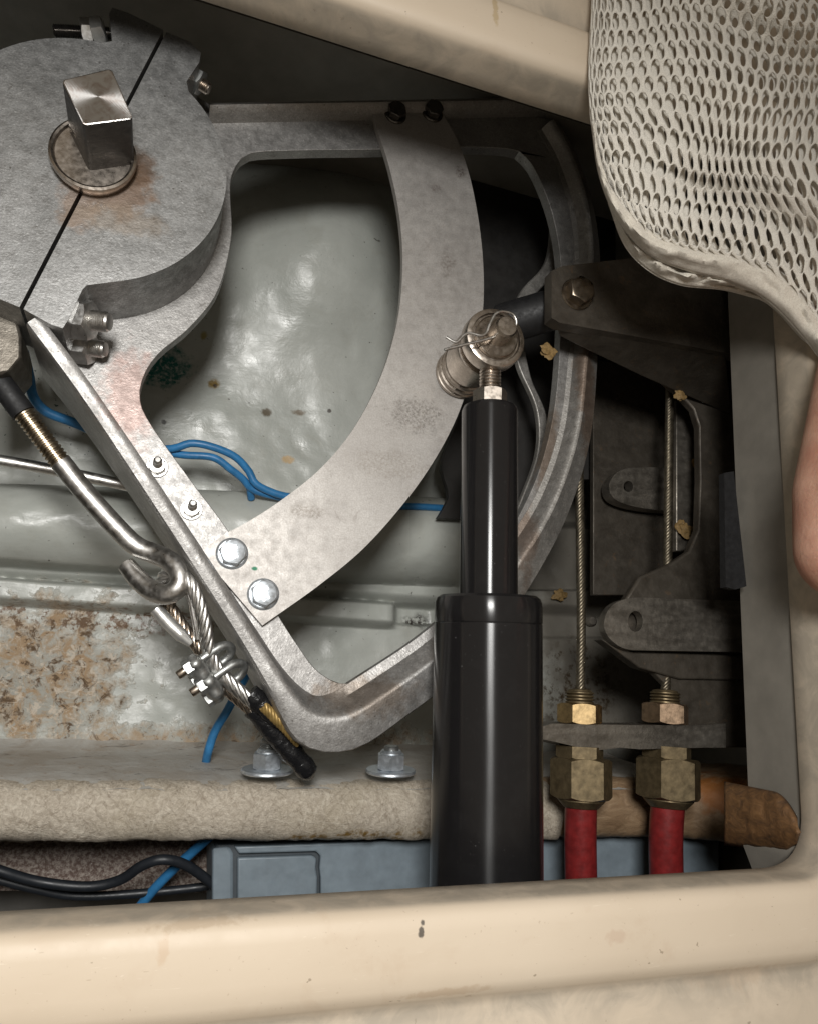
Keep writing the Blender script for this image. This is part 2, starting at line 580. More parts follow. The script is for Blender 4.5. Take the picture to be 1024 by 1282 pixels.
M['timberdark'] = t.out(col, .6, 0.0, t.bump(gr, .6, .002))
t = NT('speckled_grit')
col = t.mix(t.rng(t.noise(420, 4, .7), .42, .62), (.11, .07, .055), (.34, .29, .25))
col = t.mix(t.rng(t.noise(700, 3, .7), .66, .72), col, (.75, .72, .68))
M['grit'] = t.out(col, .5, 0.0, t.bump(t.noise(420, 4, .7), .8, .002))
M['lockergrey'] = m_plain('locker_wall_paint', (.23, .212, .182), .5, .25, 40, .3)
M['recess'] = m_plain('recess_shade', (.022, .020, .018), .6, .4, 60, .4)  # near black: the opening's shade put into the colour
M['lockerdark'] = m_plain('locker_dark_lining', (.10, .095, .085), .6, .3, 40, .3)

t = NT('cream_gelcoat')
col = t.ramp(t.noise(5, 3, .5), [(.3, (.52, .43, .325)), (.7, (.60, .51, .40))])
col = t.mix(t.rng(t.noise(30, 5, .65, .8), .58, .72, 0, .28), col, (.46, .35, .25))
col = t.mix(t.rng(t.noise(260, 2, .5), .745, .765, 0, .6), col, (.20, .15, .10))
col = t.mix(t.rng(t.noise(55, 4, .6, 2.0, (1, 5, 1)), .71, .735, 0, .45), col, (.33, .25, .17))
col = t.mix(t.rng(t.noise(620, 2, .5), .72, .76, 0, .35), col, (.30, .22, .15))
col = t.mix(t.rng(t.noise(40, 3, .5, 4.0, (1, 9, 1), (3, 1, 1)), .70, .72, 0, .3), col, (.72, .64, .52))
for p, r, c, a in ((xyz(205, 1190, .14), (.0024, .0055, 1), (.46, .32, .2), .4), (xyz(528, 1168, .14), (.0014, .0024, 1), (.06, .05, .04), .9), (xyz(530, 1156, .14), (.0010, .0012, 1), (.06, .05, .04), .9),
                   (xyz(772, 1172, .14), (.006, .0035, 1), (.40, .26, .18), .28), (xyz(458, 55, .14), (.003, .02, 1), (.36, .25, .09), .65),
                   (xyz(620, 10, .14), (.002, .012, 1), (.36, .25, .09), .5), (xyz(560, 1245, .14), (.022, .0022, 1), (.42, .31, .21), .5),
                   (xyz(250, 1160, .14), (.02, .002, 1), (.38, .29, .2), .5), (xyz(930, 1230, .14), (.03, .006, 1), (.48, .35, .24), .4)):
    col = t.mix(t.math('MULTIPLY', t.spot(p, r, .5, 260), a), col, c)
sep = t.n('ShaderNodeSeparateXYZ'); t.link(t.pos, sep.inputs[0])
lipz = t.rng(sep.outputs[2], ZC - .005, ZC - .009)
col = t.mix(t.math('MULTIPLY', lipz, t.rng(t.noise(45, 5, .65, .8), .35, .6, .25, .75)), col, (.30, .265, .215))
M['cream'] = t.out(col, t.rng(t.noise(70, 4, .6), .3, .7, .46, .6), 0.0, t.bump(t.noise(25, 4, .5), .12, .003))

t = NT('knit_cloth')
kn = t.noise(1700, 2, .5)
col = t.mix(t.rng(kn, .3, .7), (.64, .60, .52), (.88, .84, .76))
col = t.mix(t.rng(t.noise(90, 4, .6), .45, .7, 0, .3), col, (.60, .54, .45))
M['cloth'] = t.out(col, .75, 0.0, t.bump(kn, 1.0, .0012), Sheen_Weight=.3)
t = NT('hem_cloth')
kn = t.noise(1100, 3, .6, 1.0, (1, 1, 1))
col = t.mix(t.rng(kn, .35, .65), (.52, .475, .40), (.70, .655, .57))
M['hem'] = t.out(col, .7, 0.0, t.bump(kn, .6, .0009), Sheen_Weight=.3)
t = NT('skin')
col = t.mix(t.rng(t.noise(35, 4, .6), .35, .68), (.46, .23, .16), (.60, .36, .26))
col = t.mix(t.rng(t.noise(240, 4, .65), .5, .68, 0, .35), col, (.42, .20, .15))
col = t.mix(t.math('MULTIPLY', t.spot(xyz(1003, 660, .15), (.008, .01, 1), .4, 80), .5), col, (.36, .22, .20))
M['skin'] = t.out(col, .5, 0.0, t.bump(t.noise(420, 5, .7, .6), .4, .0012), Subsurface_Weight=.15, Subsurface_Scale=.004)
M['foam'] = m_plain('yellow_foam', (.30, .19, .07), .7, .5, 500, .8)
M['white'] = m_metal('chipped_bright_zinc', (.74, .74, .72), .32, .2, 300, .2, .8)



# ------------------------------------------------------------------ setting: deck with its opening
def rounded(poly, radii, n=8):
    out = []
    m = len(poly)
    for i in range(m):
        a, b, c = Vector(poly[i - 1]), Vector(poly[i]), Vector(poly[(i + 1) % m])
        r = radii[i]
        u, w = (a - b).normalized(), (c - b).normalized()
        p0, p1 = b + u * r, b + w * r
        for k in range(n + 1):
            s = k / n
            out.append(p0 * (1 - s) ** 2 + b * 2 * s * (1 - s) + p1 * s * s)
    return out


# corners of the opening at the lip's lower edge, as the photo shows them
op = [at(-330, 1158, ZL), at(1003, 1083, ZL), at(956, 228, ZL), at(-330, -183, ZL)]
op = [p.copy() for p in op]
loop = rounded(op, [.03, .030, .04, .03], 10)
# densify
dl = []
for i in range(len(loop)):
    a, b = loop[i], loop[(i + 1) % len(loop)]
    k = max(1, int((b - a).length / .02))
    dl += [a.lerp(b, j / k) for j in range(k)]
loop = dl
nl = len(loop)
nrm = []
for i in range(nl):
    tdir = (loop[(i + 1) % nl] - loop[i - 1]).normalized()
    nrm.append(Vector((tdir.y, -tdir.x, 0)))     # outward for this winding
cen = sum(loop, Vector()) / nl
if nrm[0].dot(loop[0] - cen) < 0:
    nrm = [-x for x in nrm]
deckprof = [(.0035, ZL - .002), (.0015, ZL), (0, ZL + .002), (0, ZL + .012), (.0003, ZL + .022), (.0010, ZC - .007), (.0025, ZC - .0036), (.0055, ZC - .0013), (.011, ZC - .0003),
            (.026, ZC), (.033, ZC - .0006), (.037, ZC - .0025), (.040, ZC - .0060), (.043, ZC - .0088), (.046, ZC - .0096), (.050, ZC - .0086), (.057, ZC - .0068), (.07, ZC - .006), (.12, ZC - .006), (.5, ZC - .006)]
g = G()
g.rings([[p + n * o + Vector((0, 0, z - p.z)) for p, n in zip(loop, nrm)] for o, z in deckprof])
g.f = g.f[:-2]
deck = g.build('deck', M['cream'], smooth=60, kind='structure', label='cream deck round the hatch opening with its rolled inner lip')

# locker walls under the deck (set back behind the lip), right wall in plain view
wl = G()
zl = [(ZL - .001, 0), (.085, 0), (.060, .0), (.0595, .12), (0, .12), (-.05, .12), (-.12, .12), (-.26, .12)]
wl.rings([[p + n * (.003 + .10 + (so - .10) * float(sst(.15, .75, n.x))) + Vector((0, 0, z - p.z)) for p, n in zip(loop, nrm)] for z, so in zl])
wl.f = wl.f[:-2]
wl.build('wall', M['lockergrey'], smooth=60, kind='structure', label='grey painted locker walls below the hatch lip')
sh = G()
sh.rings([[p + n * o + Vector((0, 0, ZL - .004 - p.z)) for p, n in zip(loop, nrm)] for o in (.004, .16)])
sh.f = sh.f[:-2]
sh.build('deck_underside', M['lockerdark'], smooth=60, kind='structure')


# hull floor: height field with the moulded slab, bead and dished panel
def hull_z(x, y):
    """height as function of the floor's own plan position, given in photo pixels at z=-.17"""
    z = -.165 + 0 * x
    # dished panel behind the quadrant rising to a rounded boss
    r = np.hypot((x - 400) / 125., (y - 330) / 120.)
    z = z + .050 * np.exp(-r ** 2 * 1.1)
    z = z - .05 * (1 - sst(60, 280, y)) * sst(200, 300, x)
    yb = y - .062 * x
    mid = 664 + .03 * x
    tubez = np.sqrt(np.clip(1 - ((y - mid) / 54.0) ** 2, 0, 1)) * .048
    tubez = np.where(yb > 700, tubez * (1 - sst(706, 712, yb)), tubez) * (1 - sst(640, 655, x))
    z = z + tubez
    bead = sst(722, 730, yb) * (1 - sst(748, 757, yb))
    z = z + np.sqrt(bead) * .022 * (1 - sst(486, 500, x))
    lower = sst(712, 728, yb)
    z = z - .014 * lower
    z = z - .012 * sst(498, 506, x) * sst(722, 728, yb) * (1 - sst(745, 752, yb)) * (1 - sst(548, 560, x))
    z = z - .03 * sst(560, 575, x) * (1 - sst(640, 660, y))
    z = z - .02 * sst(640, 660, x) * (1 - sst(735, 741, y))
    z = z + .006 * sst(640, 660, x) * sst(795, 801, y)
    return z


gx = np.linspace(-420, 1250, 300)
gy = np.r_[np.linspace(-420, 560, 130), np.linspace(562, 800, 170), np.linspace(803, 1010, 60)]
XX, YY = np.meshgrid(gx, gy)
ZZ = hull_z(XX, YY)
vv = []
for j in range(len(gy)):
    for i in range(len(gx)):
        p = at(XX[j, i], YY[j, i], -.17)
        nz = noise.fractal(Vector((p.x * 16, p.y * 16, 0)), 1, 2, 4) * .0028 + noise.noise(Vector((p.x * 90, p.y * 90, 3))) * .0006
        vv.append((p.x, p.y, ZZ[j, i] + nz))
nx_ = len(gx)
ff = [(j * nx_ + i, j * nx_ + i + 1, (j + 1) * nx_ + i + 1, (j + 1) * nx_ + i) for j in range(len(gy) - 1) for i in range(nx_ - 1)]
g = G(); g.add(vv, ff)
hull = g.build('hull_floor', M['hull'], smooth=80, kind='structure', label='off-white painted hull moulding with slab, bead and rust stains')
g = G(); g.box((0.1, -.1, -.30), 1.6, 1.6, .02)
g.build('bilge', M['lockerdark'], kind='structure', smooth=0)


g = G()  # flat dark sheet added for the shade of a deep hull opening
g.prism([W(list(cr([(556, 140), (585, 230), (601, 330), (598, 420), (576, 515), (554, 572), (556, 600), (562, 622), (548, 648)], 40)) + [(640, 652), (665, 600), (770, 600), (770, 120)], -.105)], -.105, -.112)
g.build('recess_shade_panel', M['recess'], kind='structure', smooth=30, label='near-black panel standing for the deep shade between tiller plate and quadrant rim')
# transverse flange: vertical grey face with the raw fibreglass edge on top
def ledge(name, x0, x1, ytop, ybot, zt0, mat, n=120, label=None):
    g = G()
    rings = []
    for i in range(n + 1):
        s = i / n
        px = x0 + (x1 - x0) * s
        yt = ytop(px); yb = ybot(px)
        zt = zt0(px) if callable(zt0) else zt0
        a = at(px, yt, zt); b = at(px, yb, zt)
        w = (a - b).length
        d = (b - a).normalized()
        prof = []
        for u, dz in ((0.0, -.13), (0.0, -.05), (.0, -.022), (.02, -.013), (.07, -.0075), (.16, -.0035), (.3, -.0006), (.45, .0004), (.6, .0), (.75, -.0018), (.88, -.0052), (.96, -.0105), (1.0, -.017), (1.0, -.026), (.9, -.034)):
            p = a + d * (w * u) + Vector((0, 0, dz))
            k = noise.fractal(p * 70, 1, 2, 4) * .0016 + noise.noise(p * 260) * .0007
            amp = 1.0 if dz > -.03 else .5
            p += Vector((0, .6, .8)) * k * amp if u < .5 else Vector((0, -.6, .8)) * k * amp
            prof.append(p)
        rings.append(prof)
    g.rings(rings)
    return g.build(name, mat, smooth=70, kind='structure', label=label)


ledge('fibreglass_flange', -220, 705, lambda x: 980 + .0 * x, lambda x: 1060 - .006 * x, -.05, M['fibre'], 200,
      'tan raw fibreglass edge of the bolted flange along the hull')
ledge('timber_batten', 692, 1060, lambda x: 976, lambda x: 1053 + max(0, x - 860) * .10, lambda x: -.052 + max(0, x - 870) * .0004, M['timber'], 80,
      'brown stained timber batten ending in the lower right corner')
# its end turned up against the right locker wall
def on_wall(px, py, off):
    a, b = op[1], op[2]
    nn = Vector((b.y - a.y, -(b.x - a.x), 0)).normalized()
    if nn.x < 0: nn = -nn
    lo, hi = -.2, .135
    for _ in range(40):
        m_ = (lo + hi) / 2
        if (at(px, py, m_) - a).dot(nn) > -off: lo = m_
        else: hi = m_
    return at(px, py, (lo + hi) / 2)


g = G()
rings = []
for px in np.linspace(906, 998, 40):
    yt = 976 + max(0, px - 895) * .20 + max(0, px - 968) ** 2 * .030
    yb = 1056 + max(0, px - 880) * .10 - max(0, px - 985) * .8
    rings.append([on_wall(px, yt + (yb - yt) * u, .0005 + .009 * math.sin(math.pi * u) ** .6 + .0012 * noise.fractal(Vector((px * .06, u * 4, 1)), 1, 2, 3)) for u in np.linspace(0, 1, 14)])
g.rings(rings, closed_ring=False)
tb2 = g.build('timber_end', M['timberdark'], smooth=70, kind='structure', label='orange-brown stained end of the batten on the right locker wall')
md = tb2.modifiers.new('thick', 'SOLIDIFY'); md.thickness = .003
# grey painted face of the flange, proud of the edge by 2 mm
g = G()
a = [at(x, 981, -.056) + Vector((0, .0035, 0)) for x in np.linspace(-220, 860, 120)]
rings = []
for p in a:
    rr = []
    for k, dz in enumerate((.001, -.006, -.016, -.026, -.05, -.085, -.115, -.128, -.14)):
        q = p + Vector((0, (-.0075, -.0040, -.0015, .0002, .004, .007, .011, .018, .032)[k], dz))
        q += Vector((0, noise.fractal(q * 45, 1, 2, 3) * .0014, 0))
        rr.append(q)
    rings.append(rr)
g.rings(rings, closed_ring=False)
g.build('flange_face', M['flange'], smooth=70, kind='structure', label='grey painted face of the flange behind the two zinc nuts')
# gritty bilge surface seen in the gap at the lower left
g = G()
g.prism([W([(-300, 1030), (300, 1030), (300, 1118), (-300, 1112)], -.17)], -.17, -.19)
g.build('bilge_grit', M['grit'], kind='structure', smooth=0)

# ------------------------------------------------------------------ steering quadrant
quad = thing('steering_quadrant', at(123, 203, -.05), 'cast aluminium steering quadrant clamped round the rudder stock', 'steering quadrant')
ZH = .045


def fit_circle(pts):
    A = np.array([[2 * p.x, 2 * p.y, 1] for p in pts]); b = np.array([p.x ** 2 + p.y ** 2 for p in pts])
    s = np.linalg.lstsq(A, b, rcond=None)[0]
    return s[0], s[1], math.sqrt(s[2] + s[0] ** 2 + s[1] ** 2)


hx, hy, hr = fit_circle(W([(283, 230), (275, 160), (240, 300), (200, 340), (70, 48), (0, 65), (150, 358)], ZH))


def harc(p0, p1, cw=True, n=40):
    a0 = math.atan2(at(*p0, ZH).y - hy, at(*p0, ZH).x - hx)
    a1 = math.atan2(at(*p1, ZH).y - hy, at(*p1, ZH).x - hx)
    if cw and a1 > a0: a1 -= 2 * math.pi
    if not cw and a1 < a0: a1 += 2 * math.pi
    return [Vector((hx + hr * math.cos(a0 + (a1 - a0) * k / n), hy + hr * math.sin(a0 + (a1 - a0) * k / n), ZH)) for k in range(n + 1)]


lp = W([(209, 40), (238, 52), (252, 66), (250, 78), (234, 102)], ZH) + harc((241, 112), (146, 357)) + W([(109, 357), (104, 362), (86, 400), (79, 411), (64, 406), (30, 387)], ZH)
g = G(); g.prism([lp], ZH, -.012)
g.build('clamp_half', M['hub'], quad, smooth=30, bevel=.0022, seg=3)
lp = W([(205, 38), (185, 28), (160, 16), (141, 10), (137, 18), (141, 52)], ZH) + harc((128, 50), (-30, 340), cw=False) + W([(-22, 366), (8, 378), (25, 385)], ZH)
g = G(); g.prism([lp], ZH + .0004, -.012)
g.build('clamp_half', M['hub'], quad, smooth=30, bevel=.0022, seg=3)

# web: floor of the casting with its large window
outer = cr([(40, 392), (48, 404), (110, 489), (200, 624), (300, 777), (345, 846), (372, 876), (392, 890), (415, 892), (440, 884), (490, 861), (548, 828), (600, 776), (650, 704), (690, 628), (722, 535),
            (735, 440), (742, 330), (735, 255), (712, 190), (690, 150)], 120)
web_outer = W(list(outer) + [(640, 140), (560, 137), (470, 134), (275, 138), (200, 90), (60, 130), (0, 260)], -.006)
hole = cr([(289, 245), (290, 300), (273, 365), (238, 410), (200, 442), (181, 470), (176, 500), (190, 532), (240, 602), (290, 670), (345, 764), (372, 806), (398, 840), (430, 856), (466, 846), (516, 814), (555, 782),
           (604, 728), (648, 648), (674, 590), (692, 520), (700, 440), (702, 340), (692, 272), (672, 218), (655, 194), (640, 187), (600, 184), (540, 185), (470, 187), (380, 188), (318, 191), (300, 202), (290, 222)], 150, True)
g = G(); g.prism([web_outer, W(hole, -.006)], -.006, -.016)
g.build('web', M['arm'], quad, smooth=30, bevel=.0016, seg=2)

# raised wall along the arm, round the corner and up the rim; (px, py, ztop, half width in, width out, drop of the outer edge)
ridge = [(44, 398, .041, .006, .0058, .001), (110, 487, .033, .0062, .006, .001), (200, 622, .022, .0064, .006, .001), (300, 776, .012, .0064, .0062, .001), (345, 845, .010, .0066, .008, .0015),
         (374, 880, .009, .0070, .013, .002), (396, 896, .008, .0078, .019, .003), (421, 899, .008, .0085, .021, .004), (446, 892, .008, .0088, .021, .004), (490, 864, .007, .0088, .020, .004), (546, 823, .006, .0085, .020, .005),
         (600, 772, .005, .008, .019, .006), (652, 700, .005, .007, .018, .006), (694, 626, .004, .006, .0165, .007), (722, 540, .004, .0055, .0155, .007), (733, 440, .004, .005, .0145, .007),
         (740, 330, .004, .005, .0125, .007), (733, 255, .004, .005, .0120, .007), (712, 190, .004, .005, .0120, .007), (690, 150, .004, .005, .0120, .007)]
rp = cr([(p[0], p[1], p[2] * 3000, p[3] * 3000, p[4] * 3000, p[5] * 3000) for p in ridge], 130)
pts = [at(q[0], q[1], q[2] / 3000) for q in rp]


def sweep_wall(i0, i1):
    rings = []
    for i in range(i0, i1 + 1):
        p = pts[i]
        tdir = pts[min(i + 1, len(pts) - 1)] - pts[max(i - 1, 0)]
        tdir.z = 0; tdir.normalize()
        o = Vector((tdir.y, -tdir.x, 0))            # outward: right hand of the path from hub to rim
        if o.dot(Vector((hx, hy, 0)) - p) > 0 and i > 60: o = -o
        _, _, zt, wi, wo, dr = [x for x in rp[i]]
        zt, wi, wo, dr = zt / 3000, wi / 3000, wo / 3000, dr / 3000
        ring = []
        k = float(sst(44, 60, np.float64(i)))
        armp = ((-wi * 1.35, -.010), (-wi * 1.15, -.004), (-wi * .9, zt * .5 - .001), (-wi * .55, zt - .0012), (-wi * .2, zt - .0001), (.001, zt), (wo * .45, zt - dr * .35), (wo * .8, zt - dr * .75),
                (wo * .96, zt - dr - .0012), (wo, zt - dr - .004), (wo + .0005, -.020), (wo + .001, -.040), (wo - .004, -.042), (-wi * .8, -.020))
        rimp = ((-wi * 2.0, -.0095), (-wi * 1.9, -.0056), (-wi * 1.2, -.0045), (-wi * .55, zt * .25), (-wi * .15, zt * .85), (.0005, zt), (.002, zt + .0001), (wo * .55, zt - dr * .55),
                (wo * .97, zt - dr), (wo, zt - dr - .0014), (wo + .0005, -.020), (wo + .001, -.040), (wo - .004, -.042), (-wi * 1.5, -.020))
        for (o0, z0), (o1, z1) in zip(armp, rimp):
            off, z = o0 * (1 - k) + o1 * k, z0 * (1 - k) + z1 * k
            ring.append(Vector((p.x, p.y, 0)) + o * off + Vector((0, 0, z)))
        rings.append(ring)
    return rings


JR = min(range(60, 129), key=lambda i: abs(rp[i][0] - 612))          # joint hidden behind the drive
g = G(); g.rings(sweep_wall(0, JR))
g.build('arm_wall', M['arm'], quad, smooth=32)
g = G(); g.rings(sweep_wall(JR, 129))
g.build('rim', M['rim'], quad, smooth=28)
# lower lip of the cable groove, seen through the window
low = cr([(700, 215), (706, 262), (700, 330), (668, 372), (655, 410), (664, 470), (684, 520), (684, 570), (664, 630), (640, 690)], 60)
inn = cr([(682, 218), (690, 262), (684, 325), (652, 364), (640, 405), (648, 456), (671, 512), (672, 566), (652, 624), (628, 684)], 60)
g = G(); g.prism([W(list(low) + list(inn)[::-1], -.046)], -.046, -.052)
g.build('groove_lip', M['rim'], quad, smooth=30, bevel=.001)
# low ridge along the shaded upper arm
g = G()
g.rings([[at(x, 143 - (x - 280) * .02 + dy, -.004) + Vector((0, 0, dz)) for dy, dz in ((-9, -.012), (-7, .006), (0, .010), (7, .006), (10, -.006))] for x in np.linspace(262, 690, 30)])
g.build('arm_ridge', M['rim'], quad, smooth=50)
# dark lug of the rear clamp half and its bolt
g = G(); g.prism([W([(-60, 360), (-10, 384), (22, 400), (27, 420), (27, 446), (14, 462), (2, 468), (-60, 478)], .018)], .018, -.03)
g.build('lug', M['worn'], quad, smooth=30, bevel=.002)

# tiller plate bolted across the window
po = cr([(556, 146), (572, 175), (588, 222), (600, 285), (605, 345), (603, 400), (592, 462), (566, 535), (523, 607), (462, 680), (402, 731), (329, 783)], 70)
pi_ = cr([(284, 667), (306, 656), (350, 628), (400, 588), (442, 538), (476, 474), (497, 405), (504, 335), (500, 270), (487, 207), (472, 160), (467, 133)], 70)
g = G(); g.prism([W(list(po) + [(250, 691)] + list(pi_) + [(482, 130), (530, 132)], 0.0)], 0.0, -.0055)
plate = g.build('tiller_plate', M['plate'], quad, smooth=30, bevel=.0009, seg=2, label='flat curved aluminium tiller plate across the quadrant')


def plate_bolt(px, py, mat, dirn, size=1.0, mark=True):
    p = at(px, py, 0.0)
    g = G()
    g.lathe(p + Vector((0, 0, -.001)), (0, 0, 1), [(.0098 * size, 0), (.0102 * size, .001), (.0100 * size, .0019), (.0088 * size, .0028)], 40)
    g.hexa(p + Vector((0, 0, .0016)), (0, 0, 1), .0150 * size, .0062 * size, flatdir=Vector((math.cos(dirn), math.sin(dirn), 0)))
    b = g.build('bolt', mat, quad, smooth=30, bevel=.0004)
    if mark:
        for txt, ox, oy, rot in (('8.8', .0, .0022, .5), ('8.8', .0008, -.0034, .5)):
            c = bpy.data.curves.new('head_mark', 'FONT')
            c.body = txt; c.size = .0042; c.extrude = .00022; c.align_x = 'CENTER'; c.align_y = 'CENTER'
            tmp = bpy.data.objects.new('head_mark_text', c)
            me = bpy.data.meshes.new_from_object(tmp)
            bpy.data.objects.remove(tmp); bpy.data.curves.remove(c)
            o = bpy.data.objects.new('head_mark', me); C.objects.link(o)
            o.parent = b
            o.location = p + Vector((ox, oy, .0016 + .0062 * size + .0003)) - OFF[quad.name]
            o.rotation_euler = (0, 0, rot)
            me.materials.append(mat)
    return b


plate_bolt(291, 693, M['zinc'], .35)
plate_bolt(330, 744, M['zinc'], .15)
plate_bolt(495, 143, M['darksteel'], .2, .85, False)
plate_bolt(541, 141, M['darksteel'], .5, .85, False)


def stud(px, py, z=-.006):
    p = at(px, py, z)
    g = G()
    g.lathe(p, (0, 0, 1), [(.0068, -.001), (.0070, .0006), (.0066, .0012)], 28)
    g.hexa(p + Vector((0, 0, .0011)), (0, 0, 1), .0098, .0042, rot=.3)
    b = g.build('stud_nut', M['steel'], quad, smooth=30)
    g = G()
    prof = [(.0024, .004)]
    for k in range(9):
        prof += [(.0028, .0052 + k * .0008), (.0023, .0056 + k * .0008)]
    prof += [(.0022, .0130), (.0015, .0137)]
    g.lathe(p, Vector((.03, .10, 1)), prof, 18)
    g.build('stud', M['steel'], b, smooth=30)


stud(197, 585); stud(240, 638)


def side_bolt(px, py, z, axis, af, h, stub, mat, mats=None, washer=True):
    """clamp bolt lying across the split: washer, nut, threaded end"""
    p = at(px, py, z)
    ax = Vector(axis).normalized()
    g = G()
    if washer:
        g.lathe(p - ax * .002, ax, [(af * .62, -.001), (af * .64, 0), (af * .64, .0012), (af * .6, .0018)], 32)
    g.hexa(p, ax, af, h, both=True, flatdir=Vector((-.1, -.1, 1)), rot=.06)
    b = g.build('clamp_nut', mat, quad, smooth=30)
    g = G()
    prof = []
    r = af * .29
    for k in range(int(stub / .0011)):
        prof += [(r, h - .003 + k * .0011), (r * .86, h - .003 + k * .0011 + .00055)]
    prof += [(r * .8, h - .003 + stub), (r * .5, h - .0026 + stub)]
    g.lathe(p, ax, prof, 24)
    g.build('bolt_end', mats or mat, b, smooth=30)


side_bolt(90, 399, .024, (.86, -.10, .30), .0215, .0125, .014, M['bright'], M['steel'])
side_bolt(92, 433, .000, (.86, -.12, .30), .0190, .012, .012, M['bright'], M['steel'])
side_bolt(238, 96, .026, (.85, -.45, .05), .0150, .009, .009, M['zincdull'], M['nickel'])
# bolt standing off the upper rim of the hub: threaded shank, nut, head
g = G()
ax = (at(120, 41, .03) - at(70, 39, .03)).normalized()
p = at(67, 39, .03)
prof = [(.0030, 0), (.0042, .0008)]
for k in range(18):
    prof += [(.0043, .001 + k * .001), (.0038, .0015 + k * .001)]
prof += [(.0038, .034), (.001, .034)]
g.lathe(p, ax, prof, 20)
tb = g.build('clamp_bolt', M['darksteel'], quad, smooth=30)
g = G(); g.hexa(at(102, 40, .032), ax, .0145, .0066, both=True, flatdir=Vector((0, .3, 1)))
g.build('nut', M['bright'], tb, smooth=30)
g = G(); g.hexa(at(117, 41, .034), ax + Vector((0, 0, .25)), .0150, .0075, both=True, flatdir=Vector((0, .1, 1)))
g.build('nut', M['white'], tb, smooth=30)

# ------------------------------------------------------------------ rudder stock
stock = thing('rudder_stock', at(118, 203, .045), 'steel rudder stock with a square head rising from the clamp', 'rudder stock')
sc = at(118, 201, .047)
g = G(); g.lathe(sc, (0, 0, 1), [(.0225, -.01), (.0230, .0), (.0240, .003), (.0247, .0050), (.0243, .0072), (.0230, .0080), (.0218, .0074), (.0210, .0055), (.001, .0055)], 64)
g.build('collar', M['nickel'], stock, smooth=40)
ztop = .093
top = W([(77, 100), (140, 85), (168, 149), (105, 157)], ztop)
bot = [Vector((p.x, p.y, .049)) for p in top]
mid = [Vector((p.x, p.y, ztop - .0012)) for p in top]
# clip the corners of the square a little
def chamf(sq, z, c=.05):
    o = []
    for i in range(4):
        a, b, d = sq[i - 1], sq[i], sq[(i + 1) % 4]
        o += [b.lerp(a, c), b.lerp(d, c)]
    return [Vector((q.x, q.y, z)) for q in o]
g = G(); g.rings([chamf(top, .049), chamf(top, ztop)])
sh_ = g.build('square_head', M['turned'], stock, smooth=0, bevel=.0008, seg=2)
sh_.data.materials.append(M['stockside'])
for q in sh_.data.polygons:
    q.material_index = 0 if q.normal.z > .7 else 1

# ------------------------------------------------------------------ linear drive
drive = thing('linear_drive', at(606, 1080, .01), 'black cylindrical linear drive running down to the hatch edge', 'linear drive')
pa = at(613, 497, .054); pb = at(608, 1135, .036)
ax = (pb - pa).normalized()
L = (pb - pa).length


def along(py):
    # distance along the axis for a photo row
    best = min(range(401), key=lambda k: abs(proj(pa + ax * (L * k / 400))[1] - py))
    return L * best / 400


r1 = 32.5 * mpp(611, 600, .05); r2 = 62.5 * mpp(608, 800, .046)
s0, s1, s2, s3 = along(512), along(743), along(748), along(781)
g = G(); g.lathe(pa, ax, [(r1 * .80, s0 - .002), (r1 * .93, s0 - .0008), (r1, s0 + .002), (r1, s1 + .01)], 96)
g.build('rod_tube', M['black'], drive, smooth=30)
g = G(); g.lathe(pa, ax, [(r1 * 1.02, s2 - .002), (r2 * .90, s2 - .0012), (r2 * .96, s2 + .0004), (r2 * .99, s2 + .003), (r2, s2 + .007), (r2, s3 - .0006), (r2 * .99, s3), (r2 * .8, s3)], 96)
g.build('end_cap', M['black'], drive, smooth=30)
g = G(); g.lathe(pa, ax, [(r2 * .8, s3), (r2 * .985, s3 + .0001), (r2 * .998, s3 + .0008), (r2 * 1.0, L + .06), (r2 * .9, L + .062)], 96)
g.build('cylinder_body', M['black'], drive, smooth=30)
# lock nut, threads
snt = along(487)
g = G(); g.hexa(pa + ax * (s0 - .012), ax, .0195, .0112, both=True, flatdir=Vector((-.22, 0, 1)))
g.build('lock_nut', M['nickel'], drive, smooth=30)
prof = []
st0 = along(460) - .020
for k in range(9):
    prof += [(.0070, s0 - .030 + k * .0022), (.0071, s0 - .0292 + k * .0022), (.0060, s0 - .0284 + k * .0022)]
g = G(); g.lathe(pa, ax, prof, 28)
g.build('thread', M['nickel'], drive, smooth=25)
# rod end eye standing on the upright pin
ec = at(616, 427, .060)
g = G(); g.lathe(ec - Vector((0, 0, .0065)), (0, 0, 1), [(.008, 0), (.0178, 0), (.0200, .0012), (.0206, .003), (.0206, .010), (.0200, .0122), (.0182, .013), (.0168, .0130), (.0162, .0108), (.0085, .0108), (.008, .0108)], 64)
nk = pa + ax * (s0 - .026)
g.tube([ec + (nk - ec) * .45, ec + (nk - ec) * .7, nk], [.0088, .0074, .0072], 24)
g.build('rod_end', M['nickel'], drive, smooth=40)
zb = .0005
pc = ec.copy()
prof = [(.0155, zb - .054), (.0168, zb - .0535)]
hbase = .0
g = G()
P0 = Vector((pc.x, pc.y, zb))
prof = [(.0150, 0), (.0166, .0006), (.0170, .002), (.0166, .0034), (.0150, .0044), (.0150, .0058), (.0166, .0066), (.0169, .0080), (.0165, .0094), (.0150, .0104), (.0150, .0125), (.0164, .0134), (.0168, .015), (.0164, .0166),
        (.0154, .0174), (.0154, .0205), (.0164, .0212), (.0166, .0235), (.0166, .042), (.0162, .0445), (.0120, .0455), (.0100, .0485), (.0095, .053)]
g.lathe(P0, (0, 0, 1), [(r_ * 1.10, h_) for r_, h_ in prof], 64)
g.build('pin_post', M['nickel'], drive, smooth=28)
g = G()
g.lathe(P0, (0, 0, 1), [(.0138, .0640), (.0146, .0645), (.0146, .0668), (.0138, .0674), (.0062, .0674)], 48)
